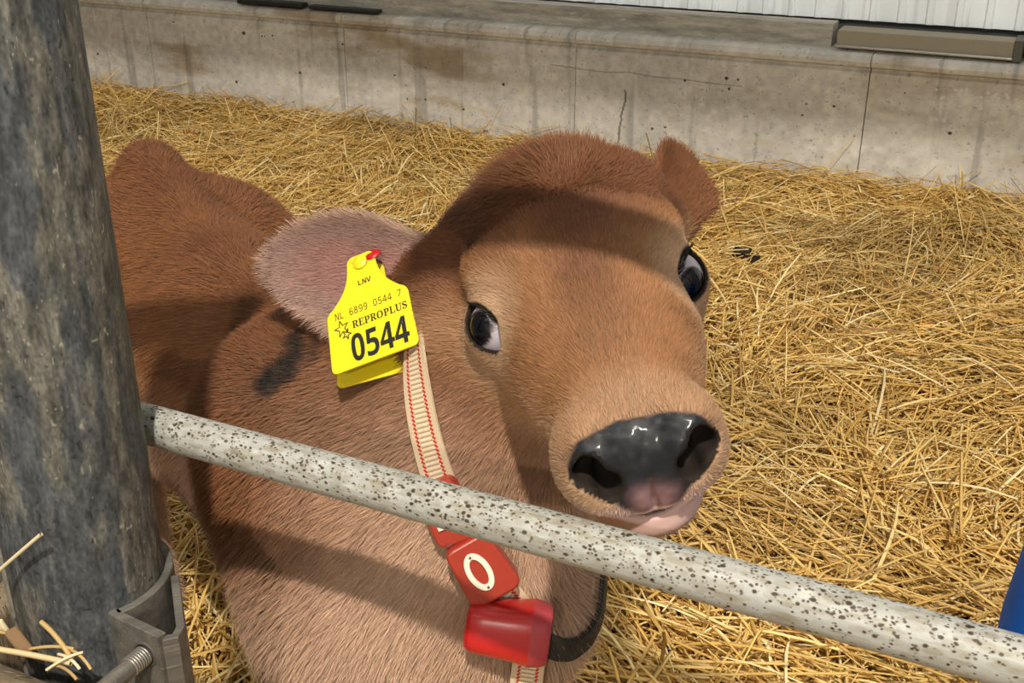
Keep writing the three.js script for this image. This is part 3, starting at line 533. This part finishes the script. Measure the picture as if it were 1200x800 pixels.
// ---------------------------------------------------------------- ear tag
{
  const S = [-0.5227, 0.8988, -0.7775], dn = V(0.0555, -0.0611, 0.0675).normalize(), rt = V(0.0793, 0.0247, -0.0182).normalize(), up = dn.clone().negate(); rt.addScaledVector(up, -rt.dot(up)).normalize(); const ou = new THREE.Vector3().crossVectors(rt, up);
  const g = thing('ear_tag', 'yellow plastic ear tag numbered 0544 hanging in the ear', 'ear tag', S); g.quaternion.setFromRotationMatrix(new THREE.Matrix4().makeBasis(rt, up, ou));
  const U = .00077;   // metres per drawing unit
  const outline = (w, h, nw) => { const s = new THREE.Shape(), r = 7; s.moveTo(-nw, 0); s.quadraticCurveTo(-nw, 11, -nw + 8, 11); s.lineTo(nw - 8, 11); s.quadraticCurveTo(nw, 11, nw, 0); s.bezierCurveTo(nw + 2, -26, nw + 12, -36, w - 8, -48); s.quadraticCurveTo(w, -52, w, -60); s.lineTo(w + 2, -h + r); s.quadraticCurveTo(w + 2, -h, w + 2 - r, -h); s.lineTo(-w - 2 + r, -h); s.quadraticCurveTo(-w - 2, -h, -w - 2, -h + r); s.lineTo(-w, -60); s.quadraticCurveTo(-w, -52, -w + 8, -48); s.bezierCurveTo(-nw - 12, -36, -nw - 2, -26, -nw, 0); return s; };
  const plate = (w, h, nw) => { const e = new THREE.ExtrudeGeometry(outline(w, h, nw), { depth: 1.6, bevelEnabled: true, bevelSize: .7, bevelThickness: .6, bevelSegments: 2, curveSegments: 10 }); e.scale(U, U, U); e.computeVertexNormals(); return e; };
  const yellow = new THREE.MeshPhysicalMaterial({ color: new THREE.Color(.82, .66, .012), roughness: .42, clearcoat: .25, clearcoatRoughness: .35 });
  const front = plate(50, 127, 17), back = plate(48, 130, 17); front.translate(0, 0, .007); back.rotateZ(-.10); back.rotateX(.05); back.translate(-.001, -.001, -.013);
  const fp = addMesh('front_plate', front, yellow, g); fp.userData.label = 'yellow front plate printed 0544'; addMesh('back_plate', back, yellow, g);
  // print: a thin ink film following the plate
  const ink = canvasTex(1024, 1456, (c, w, h) => { // 100 x 142 drawing units, y down from +11
    c.clearRect(0, 0, w, h); c.scale(10.24, 10.24); c.translate(50, 11); c.fillStyle = '#16170f'; c.textBaseline = 'alphabetic'; c.textAlign = 'center';
    const txt = (t, font, x, y, sx = 1) => { c.save(); c.translate(x, y); c.scale(sx, 1); c.font = font; c.fillText(t, 0, 0); c.restore(); };
    txt('LNV', 'bold 9px monospace', 1, 29, 1.05);
    txt('NL 6899 0544 7', '12.5px monospace', 1, 62, .80);
    txt('REPROPLUS', 'bold 13px serif', 13, 80, .86);
    txt('0544', 'bold 47px sans-serif', 9, 121, .69);
    c.strokeStyle = '#16170f'; c.lineWidth = 1.1; c.lineJoin = 'round';  // outlined star figure beside the name
    c.beginPath(); for (let i = 0; i < 10; i++) { const r = i % 2 ? 4.2 : 10.5, a = i / 10 * Math.PI * 2 - .5; const x = -34 + Math.cos(a) * r * .85, y = 75 + Math.sin(a) * r; i ? c.lineTo(x, y) : c.moveTo(x, y); } c.closePath(); c.stroke();
    c.beginPath(); for (let i = 0; i < 10; i++) { const r = i % 2 ? 2.6 : 7, a = i / 10 * Math.PI * 2 + .1; const x = -29 + Math.cos(a) * r * .8, y = 84 + Math.sin(a) * r; i ? c.lineTo(x, y) : c.moveTo(x, y); } c.closePath(); c.stroke();
    for (let i = 0; i < 26; i++) { c.beginPath(); c.arc(-14 + (i * 7.3) % 28, -9 + (i * 3.7) % 13, .5, 0, 7); c.fill(); }
  });
  const W = 100, Hh = 142, ig = new THREE.PlaneGeometry(W, Hh); ig.translate(0, 11 - Hh / 2, 2.2 + .3); ig.scale(U, U, U); ig.translate(0, 0, .007); ig.computeVertexNormals();
  addMesh('printed_number', ig, new THREE.MeshStandardMaterial({ map: ink, transparent: true, alphaTest: .35, roughness: .6, side: THREE.DoubleSide }), fp).userData.label = 'black printed lettering 0544';
  const stud = new THREE.LatheGeometry([[0, .0125], [.003, .0122], [.0065, .011], [.0068, .0095], [.002, .009], [.002, -.016], [0, -.016]].map(([a, b]) => new THREE.Vector2(a, b)), 24); stud.rotateX(Math.PI / 2); addMesh('stud', stud, yellow, g);
  const cap = new THREE.LatheGeometry([[0, .0028], [.0052, .0022], [.0078, .0], [.0072, -.0012], [0, -.0012]].map(([a, b]) => new THREE.Vector2(a, b)), 20); cap.rotateX(Math.PI / 2 - .5); cap.translate(.011, .0055, .006); addMesh('red_button', cap, std(0xb3171c, .4), g).userData.label = 'small red button above the plate';
}
// ---------------------------------------------------------------- collar
{
  const A = V(-.4353, .8347, -.7253), B = V(-.3797, .7286, -.6899), C = V(-.2992, .6175, -.7709);
  const N = new THREE.Vector3().crossVectors(B.clone().sub(A), C.clone().sub(A)).normalize();
  const cen = V(-.40, .76, -.80); cen.addScaledVector(N, -cen.clone().sub(A).dot(N));
  const e1 = A.clone().sub(cen).normalize(), e2 = new THREE.Vector3().crossVectors(N, e1); if (e2.dot(B.clone().sub(cen)) < 0) e2.negate();
  const raw = []; for (let i = 0; i < 160; i++) { const a = i / 160 * Math.PI * 2, d = e1.clone().multiplyScalar(Math.cos(a)).addScaledVector(e2, Math.sin(a)); let t = .02; while (t < .24 && bodySDF(cen.x + d.x * t, cen.y + d.y * t, cen.z + d.z * t) < 0) t += .001; raw.push(t); }
  let sm = raw; for (let k = 0; k < 3; k++) sm = sm.map((_, i) => { let s = 0; for (let j = -4; j <= 4; j++) s += sm[(i + j + 160) % 160]; return s / 9; });
  const pts = sm.map((t, i) => { const a = i / 160 * Math.PI * 2; t = Math.max(t, raw[i]) + .007; return cen.clone().addScaledVector(e1, Math.cos(a) * t).addScaledVector(e2, Math.sin(a) * t); });
  const curve = new THREE.CatmullRomCurve3(pts, true), M = 320, P = [], T = [], O = [], Wd = [];
  for (let i = 0; i <= M; i++) { const u = i / M % 1, p = curve.getPoint(u), t = curve.getTangent(u), g = gradient(p.x, p.y, p.z, .006), o = V(...g); const b = bodySDF; void b; o.addScaledVector(t, -o.dot(t)).normalize(); P.push(p); T.push(t); O.push(o); Wd.push(new THREE.Vector3().crossVectors(t, o)); }
  for (let k = 0; k < 6; k++) { const s = Wd.map((_, i) => { const v = V(0, 0, 0); for (let j = -4; j <= 4; j++) v.add(Wd[((i + j) % M + M) % M]); return v.normalize(); }); s.forEach((v, i) => { Wd[i] = v; O[i] = new THREE.Vector3().crossVectors(v, T[i]).normalize(); }); }
  const near = (q) => { let b = 0, bd = 9; P.forEach((p, i) => { const d = p.distanceTo(q); if (d < bd) { bd = d; b = i; } }); return b; };
  const base = [-.40, .62, -.80], bs = V(...base);
  const collar = thing('calf_collar', 'cream and red webbing collar with red buckles around the neck', 'collar', base);
  const band = (i0, i1, w, th, lift) => { const pos = [], uv = [], idx = []; let L = 0;
    for (let i = i0; i <= i1; i++) { const k = ((i % M) + M) % M, k0 = (((i - 1) % M) + M) % M; if (i > i0) L += P[k].distanceTo(P[k0]); const prof2 = [[-.5, 0], [-.5, 1], [.5, 1], [.5, 0], [-.5, 0]];
      prof2.forEach(([a, b], j) => { const q = P[k].clone().addScaledVector(Wd[k], a * w).addScaledVector(O[k], lift + b * th).sub(bs); pos.push(q.x, q.y, q.z); uv.push(L / .056, [0, .02, .98, 1, 0][j]); }); }
    const n = i1 - i0; for (let i = 0; i < n; i++) for (let j = 0; j < 4; j++) { const a = i * 5 + j, b = a + 5; idx.push(a, a + 1, b, a + 1, b + 1, b); }
    const g = new THREE.BufferGeometry(); g.setAttribute('position', new THREE.Float32BufferAttribute(pos, 3)); g.setAttribute('uv', new THREE.Float32BufferAttribute(uv, 2)); g.setIndex(idx); const q = g.toNonIndexed(); q.computeVertexNormals(); return q; };
  const web = canvasTex(256, 128, (c, w, h) => { c.fillStyle = '#c9b394'; c.fillRect(0, 0, w, h); const R = rng(4); for (let i = 0; i < 14; i++) { const x = i / 14 * w; c.fillStyle = '#a08668'; c.fillRect(x, h * .3, 5, h * .4); c.fillStyle = '#e0cfb2'; c.fillRect(x + 7, h * .3, 7, h * .4); } for (let i = 0; i < 900; i++) { const q = 120 + R() * 110; c.fillStyle = `rgba(${q + 20},${q},${q - 24},.35)`; c.fillRect(R() * w, R() * h, 2 + R() * 4, 1 + R() * 2); } for (const v of [.22, .76]) for (let i = 0; i < 16; i++) { c.strokeStyle = '#b3271f'; c.lineWidth = 8; c.beginPath(); c.moveTo(i * 16, h * v - 5); c.lineTo(i * 16 + 13, h * v + 5); c.stroke(); } });
  web.wrapS = web.wrapT = THREE.RepeatWrapping;
  const webMat = std(0xffffff, .85, 0, { map: web, side: THREE.DoubleSide });
  const iTop = near(A), i1 = near(V(-.386, .745, -.692)), i2 = near(V(-.3705, .692, -.688)), i3 = near(V(-.335, .645, -.690)), iE = near(C);
  const fwd = ((i3 - iTop + M) % M) < M / 2 ? 1 : -1; const ord = (a, b) => fwd > 0 ? [a, a + ((b - a) % M + M) % M] : [b, b + ((a - b) % M + M) % M];
  const seg = (a, b, ...r) => { const [p, q] = ord(a, b); return band(p, q, ...r); };
  addMesh('webbing_strap', seg(i2, i3, .031, .0022, 0), webMat, collar); addMesh('webbing_strap', seg(iE, i1, .029, .0022, 0), webMat, collar);
  addMesh('webbing_strap', seg(i1, i2, .029, .0022, 0), webMat, collar);
  addMesh('black_strap', seg(i3, (iE + fwd * 10 + M) % M, .020, .005, .006), std(0x1c1a19, .7), collar).userData.label = 'dirty black strap end';
  const place = (i, lift, tangentSpin = 0) => { const g = new THREE.Group(); void g; const x = Wd[i].clone(), z = O[i].clone(), y = new THREE.Vector3().crossVectors(z, x); if (y.y < 0) { y.negate(); x.negate(); } const m = new THREE.Matrix4().makeBasis(x, y, z); const p = P[i].clone().addScaledVector(O[i], lift).sub(bs); m.setPosition(p); return m.multiply(new THREE.Matrix4().makeRotationZ(tangentSpin)); };
  const red = new THREE.MeshPhysicalMaterial({ color: new THREE.Color(.36, .036, .018), roughness: .36, clearcoat: .3, clearcoatRoughness: .25 }), red2 = new THREE.MeshPhysicalMaterial({ color: new THREE.Color(.50, .014, .014), roughness: .3, clearcoat: .35, clearcoatRoughness: .2 }), pink = std(new THREE.Color(.40, .04, .05), .5), white = std(0xe9e3cf, .5);
  const block = (i, w, h, d, lift, name, spin) => { const m = place(i, lift, spin); const shape = new THREE.Shape(), r = .007; const hw = w / 2, hh = h / 2; shape.moveTo(-hw + r, -hh); shape.lineTo(hw - r, -hh); shape.quadraticCurveTo(hw, -hh, hw, -hh + r); shape.lineTo(hw * .86, hh - r); shape.quadraticCurveTo(hw * .86, hh, hw * .86 - r, hh); shape.lineTo(-hw * .86 + r, hh); shape.quadraticCurveTo(-hw * .86, hh, -hw * .86, hh - r); shape.lineTo(-hw, -hh + r); shape.quadraticCurveTo(-hw, -hh, -hw + r, -hh);
    const e = new THREE.ExtrudeGeometry(shape, { depth: d - .006, bevelEnabled: true, bevelSize: .0025, bevelThickness: .003, bevelSegments: 3 }); e.translate(0, 0, .003); e.applyMatrix4(m); return [addMesh(name, e, red, collar), m]; };
  const [b1, m1] = block(i1, .034, .050, .014, .001, 'number_buckle', 0); const [b2, m2] = block(i2, .041, .051, .020, .002, 'number_buckle', 0);
  // the white oval nought on the lower buckle, a four on the upper one
  const oval = (() => { const s = new THREE.Shape(); s.absellipse(0, 0, .0098, .0172, 0, Math.PI * 2); const h = new THREE.Path(); h.absellipse(0, 0, .0058, .0125, 0, Math.PI * 2, true); s.holes.push(h); const e = new THREE.ExtrudeGeometry(s, { depth: .0012, bevelEnabled: true, bevelSize: .0003, bevelThickness: .0003, bevelSegments: 1, curveSegments: 40 }); e.translate(-.002, .001, .0205); e.applyMatrix4(m2); return e; })();
  const nought = addMesh('white_nought', oval, white, b2); nought.userData.label = 'white oval nought';
  for (const s of [-1, 1]) { const r = new THREE.CylinderGeometry(.0011, .0011, .001, 12); r.rotateX(Math.PI / 2); r.translate(-.002, .001 + s * .0148, .0224); r.applyMatrix4(m2); addMesh('rivet', r, std(0x6a5c44, .5), b2); }
  const four = (() => { const s = new THREE.Shape(); [[.006, -.017], [.010, -.017], [.010, .015], [.006, .015], [-.011, -.004], [-.011, -.0085], [.006, -.0085]].forEach(([x, y], i) => i ? s.lineTo(x, y) : s.moveTo(x, y)); const h = new THREE.Path(); [[.006, -.004], [.006, .008], [-.0048, -.004]].forEach(([x, y], i) => i ? h.lineTo(x, y) : h.moveTo(x, y)); s.holes.push(h); const e = new THREE.ExtrudeGeometry(s, { depth: .0012, bevelEnabled: false }); e.translate(0, -.003, .0152); e.applyMatrix4(m1); return e; })();
  addMesh('white_four', four, white, b1).userData.label = 'white figure four';
  // seams between the buckle links
  const pinG = (m, y, w) => { const c = new THREE.CylinderGeometry(.0028, .0028, w, 12); c.rotateZ(Math.PI / 2); c.translate(0, y, .009); c.applyMatrix4(m); return c; };
  addMesh('link_pin', pinG(m2, .029, .03), std(0x6d1a12, .5), collar); addMesh('link_pin', pinG(m2, -.0285, .034), std(0x4b3a30, .6), collar);
  // the red block at the throat: a bell shaped body with a flat paler end
  { const g = new THREE.Group(); void g; const o = V(-.329, .651, -.668).sub(bs); const x = V(.80, -.08, -.28).normalize(), z0 = V(.42, .30, .85), y = new THREE.Vector3().crossVectors(z0, x).normalize(), z = new THREE.Vector3().crossVectors(x, y); const m = new THREE.Matrix4().makeBasis(x, y, z).setPosition(o);
    const sec = (sx, hy, hz, n = 40) => { const out = []; for (let j = 0; j < n; j++) { const a = j / n * Math.PI * 2, c = Math.cos(a), s = Math.sin(a), k = Math.pow(Math.pow(Math.abs(c), 3.4) + Math.pow(Math.abs(s), 3.4), -1 / 3.4); out.push([sx, c * k * hy, s * k * hz]); } return out; };
    const loft = (secs, capA, capB) => { const pos = [], idx = [], n = secs[0].length; secs.forEach((q) => q.forEach((p) => pos.push(...p))); for (let i = 0; i + 1 < secs.length; i++) for (let j = 0; j < n; j++) { const a = i * n + j, b = i * n + (j + 1) % n; idx.push(a, a + n, b, b, a + n, b + n); } const cap = (i, f) => { const q = secs[i], c = pos.length / 3; pos.push(q[0][0], 0, 0); for (let j = 0; j < n; j++) f ? idx.push(c, i * n + j, i * n + (j + 1) % n) : idx.push(c, i * n + (j + 1) % n, i * n + j); }; if (capA) cap(0, false); if (capB) cap(secs.length - 1, true); const g2 = new THREE.BufferGeometry(); g2.setAttribute('position', new THREE.Float32BufferAttribute(pos, 3)); g2.setIndex(idx); g2.computeVertexNormals(); g2.applyMatrix4(m); return g2; };
    addMesh('throat_block', loft([sec(-.035, .012, .012), sec(-.034, .018, .017), sec(-.030, .0205, .020), sec(-.02, .0215, .0215), sec(.0, .0225, .0228), sec(.014, .0245, .0245), sec(.019, .0255, .0255)], true, false), red2, collar);
    addMesh('throat_block_end', loft([sec(.019, .0255, .0255), sec(.030, .0235, .024), sec(.034, .0218, .0222), sec(.035, .0195, .020)], false, true), pink, collar).userData.label = 'paler red end cap of the throat block';
    const tail = new THREE.BufferGeometry(); { const pos = [], uv = [], idx = []; for (let i = 0; i <= 8; i++) { const t = i / 8; for (const a of [-1, 1]) { pos.push(a * .0135 + .020, -.020 - t * .075, -.006 - .012 * Math.sin(t * 2)); uv.push(t * 1.35, a > 0 ? .98 : .02); } } for (let i = 0; i < 8; i++) { const a = i * 2; idx.push(a, a + 2, a + 1, a + 1, a + 2, a + 3); } tail.setAttribute('position', new THREE.Float32BufferAttribute(pos, 3)); tail.setAttribute('uv', new THREE.Float32BufferAttribute(uv, 2)); tail.setIndex(idx); tail.computeVertexNormals(); tail.applyMatrix4(m); }
    addMesh('webbing_tail', tail, webMat, collar); }
}
// ---------------------------------------------------------------- kerb, clamp, bin, loose straw
const kerbTex = tex(512, 256, (u, v) => { const n = fbm(u * 20, v * 12, 3, 5), f = noise3(u * 240, v * 120, 2); let c = [128, 112, 90]; const k = 1 + (n - .5) * .7 + (f - .5) * .25; c = c.map((q) => q * k); if (noise3(u * 120, v * 60, 8) > .9) c = [176, 160, 128]; if (noise3(u * 90, v * 50, 12) > .91) c = [52, 44, 34]; return c; });
const kerbMat = std(0xffffff, .95, 0, { map: kerbTex, bumpMap: grey(kerbTex.clone()), bumpScale: .003 });
{
  const k = thing('concrete_block', 'grey concrete block beside the post behind the kerb', 'block', [-1.05, 0, -.50]);
  addMesh('block_body', rbox(.74, .72, .11, .012, 0, .33, 0), kerbMat, k);
  addMesh('mortar_lump', rbox(.07, .05, .05, .018, .31, .70, .0), std(0x6d6a64, .95), k);
  const s = new THREE.Shape(); s.moveTo(-.12, -.05); s.lineTo(-.12, .67); s.quadraticCurveTo(-.11, .708, -.06, .713); s.lineTo(.07, .713); s.quadraticCurveTo(.112, .71, .115, .68); s.lineTo(.115, -.05);
  const e = new THREE.ExtrudeGeometry(s, { depth: .9, bevelEnabled: true, bevelSize: .008, bevelThickness: .01, bevelSegments: 3, curveSegments: 12 }); e.rotateY(-Math.PI / 2); e.translate(-.540, 0, -.305); const p = e.attributes.position, uv = e.attributes.uv; for (let i = 0; i < p.count; i++) uv.setXY(i, (p.getX(i) + p.getZ(i)) * 1.6, (p.getY(i) + p.getZ(i) * .6) * 3);
  tag(addMesh('feed_kerb', e, kerbMat), 'brown round topped kerb in front of the steel post', 'kerb');
}
{
  const c = thing('post_clamp', 'grey steel clamp with threaded rod bolted around the post', 'clamp', [POST[0], .60, POST[1]]);
  const mt = tex(256, 256, (u, v) => { const n = fbm(u * 9, v * 9, 3, 4), f = noise3(u * 200, v * 200, 2); const k = .75 + n * .5 + (f - .5) * .25; return noise3(u * 110, v * 110, 7) > .9 ? [150, 142, 124] : [104 * k, 100 * k, 93 * k]; });
  const steel = std(0xffffff, .6, .3, { map: mt });
  const wallPlate = (pts, h, th) => { const s = new THREE.Shape(), L = [], Rr = []; pts.forEach((p, i) => { const a = pts[Math.max(0, i - 1)], b = pts[Math.min(pts.length - 1, i + 1)]; const dx = b[0] - a[0], dz = b[1] - a[1], l = Math.hypot(dx, dz); L.push([p[0] - dz / l * th / 2, p[1] + dx / l * th / 2]); Rr.push([p[0] + dz / l * th / 2, p[1] - dx / l * th / 2]); }); [...L, ...Rr.reverse()].forEach(([x, z], i) => i ? s.lineTo(x, -z) : s.moveTo(x, -z)); const e = new THREE.ExtrudeGeometry(s, { depth: h, bevelEnabled: true, bevelSize: .0006, bevelThickness: .0008, bevelSegments: 1 }); e.rotateX(-Math.PI / 2); const uv = e.attributes.uv, p = e.attributes.position; for (let i = 0; i < uv.count; i++) uv.setXY(i, (p.getX(i) + p.getZ(i)) * 9, p.getY(i) * 9); return e; };
  const arc = []; for (let i = 0; i <= 28; i++) { const a = -1.0 * Math.PI * .78 + i / 28 * Math.PI * 1.12; arc.push([Math.cos(a - .15) * .0575, Math.sin(a - .15) * .0575]); }
  // the band hugs the post from behind to its front right
  const band = []; for (let i = 0; i <= 30; i++) { const a = -2.6 + i / 30 * 3.05; band.push([Math.cos(a) * .0582, Math.sin(a) * .0582]); }
  addMesh('band', wallPlate(band, .138, .005), steel, c);
  const last = band[band.length - 1];
  addMesh('flange', wallPlate([[last[0] - .004, last[1]], [last[0] + .004, last[1] + .002], [.098, .031]], .138, .006), steel, c);
  addMesh('outer_plate', wallPlate([[.098, .030], [.104, .024], [.100, .014], [.056, -.030]], .134, .005), steel, c);
  const bolt = new THREE.Group(); bolt.name = 'threaded_rod'; c.add(bolt); bolt.position.set(.083, .118, .03);
  const rod = new THREE.CylinderGeometry(.0066, .0066, .14, 20); rod.rotateX(Math.PI / 2); rod.translate(0, 0, .075); addMesh('rod', rod, steel, bolt);
  const th = []; for (let i = 0; i < 7; i++) { const t = new THREE.TorusGeometry(.0069, .0007, 6, 20); t.translate(0, 0, .006 + i * .0022); th.push(t); } addMesh('thread', mergeGeometries(th), std(0xa8a49b, .4, .7), bolt);
  const hole = new THREE.TorusGeometry(.0092, .0014, 8, 24); hole.translate(0, 0, .0035); addMesh('hole_rim', hole, std(0x55504a, .7, .3), bolt);
}
{
  const lathe = (p) => new THREE.LatheGeometry(p.map(([x, y]) => new THREE.Vector2(x, y)), 64);
  const st = thing('steel_stand', 'grey steel stand carrying the blue drum behind the rail', 'stand', [.164, -.03, -.75]);
  addMesh('column', box(.06, .66, .06, 0, .33, 0), std(0x7d7f80, .55, .4), st); addMesh('tray', lathe([[0, .660], [.10, .660], [.10, .672], [0, .672]]), std(0x7d7f80, .55, .4), st); addMesh('foot_plate', box(.3, .012, .3, 0, .006, 0), std(0x7d7f80, .55, .4), st);
  const b = thing('blue_drum', 'bright blue plastic drum standing behind the speckled rail', 'drum', [.164, .642, -.75]);
  const blue = new THREE.MeshPhysicalMaterial({ color: new THREE.Color(.0, .17, .85), roughness: .6, specularIntensity: .35 }), deep = std(new THREE.Color(.003, .035, .24), .45), pale = std(new THREE.Color(.03, .32, .85), .4);
  addMesh('shell', lathe([[0, 0], [.132, 0], [.136, .004], [.1355, .09], [.1225, .24], [.11, .27], [.05, .285], [0, .285]]), blue, b);
  addMesh('bottom_band', lathe([[.134, 0], [.1385, .004], [.1385, .052], [.1345, .056]]), deep, b).userData.label = 'darker blue bottom band';
  addMesh('lid', lathe([[.0, .282], [.052, .282], [.052, .305], [.047, .31], [0, .31]]), deep, b);
  const lp = new THREE.CylinderGeometry(.133, .1395, .075, 20, 1, true, -1.02, .9); lp.translate(0, .082, 0); addMesh('pale_blue_patch', lp, pale, b).userData.label = 'light blue patch';  // lighter blue patch on the side of the shell
}
{ // loose stalks on the kerb
  const mats = ['#cbb58a', '#b79a62', '#d8c8a2', '#a88a56'].map((c) => std(c, .6)); const straw = (a, b, r, k, label, bend = .006) => { const A = V(...a), B = V(...b), m = A.clone().lerp(B, .5); m.y += bend; m.x += bend * .5; const q = [A, m, B].map((p) => p.clone().sub(A)); const t = new THREE.TubeGeometry(new THREE.QuadraticBezierCurve3(...q), 8, r, 6); const o = addMesh(label ? 'straw_stalk' : 'straw_stalk', t, mats[k]); if (n) o.name = 'straw_stalk_' + String(n).padStart(3, '0'); n++; o.position.copy(A); tag(o, label || 'loose dry straw stalk lying at the foot of the post', 'straw stalk', label ? {} : { group: 'loose straw stalks on the kerb' }); }; let n = 0;
  straw([-.648, .738, -.412], [-.560, .8205, -.4300], .0014, 2, 'pale straw stalk leaning against the foot of the post', .002);
  straw([-.580, .740, -.431], [-.546, .722, -.424], .0019, 1); straw([-.612, .723, -.408], [-.545, .724, -.421], .0022, 0, null, .002); straw([-.585, .722, -.420], [-.548, .730, -.428], .0012, 1); straw([-.553, .728, -.428], [-.530, .722, -.424], .0012, 1);
  straw([-.557, .722, -.410], [-.540, .730, -.428], .0011, 2); straw([-.560, .724, -.424], [-.536, .723, -.420], .0012, 2); straw([-.648, .726, -.432], [-.618, .724, -.427], .0018, 0); straw([-.640, .722, -.415], [-.598, .724, -.426], .0013, 3); straw([-.556, .722, -.416], [-.531, .722, -.412], .0012, 3);
  const chip = addMesh('wood_chip', rbox(.028, .007, .010, .0025), std(0x7d6244, .9)); chip.position.set(-.596, .7225, -.4225); chip.rotation.set(.2, -.35, -.15); tag(chip, 'small brown wood chip lying at the post foot', 'wood chip');
  const flake = addMesh('straw_flake', rbox(.008, .012, .004, .0018), std(0xd9cba6, .8)); flake.position.set(-.617, .727, -.426); flake.rotation.set(.1, .2, .3); tag(flake, 'pale flake standing beside the wood chip', 'flake');
}

{ // dropping on the straw
  const g = new THREE.IcosahedronGeometry(.028, 3), p = g.attributes.position; for (let i = 0; i < p.count; i++) { const x = p.getX(i), y = p.getY(i), z = p.getZ(i), k = .65 + .8 * fbm(x * 60 + 5, y * 60, z * 60, 3); p.setXYZ(i, x * k * 1.7, y * k * .7, z * k); } g.computeVertexNormals();
  const o = addMesh('dung_clump', g, std(0x1f1a12, .9)); o.position.set(-0.775, .07, -3.20); o.rotation.y = -.5; tag(o, 'small dark dung clump lying on the straw behind the calf', 'dung');
}

renderer.render(scene, camera);
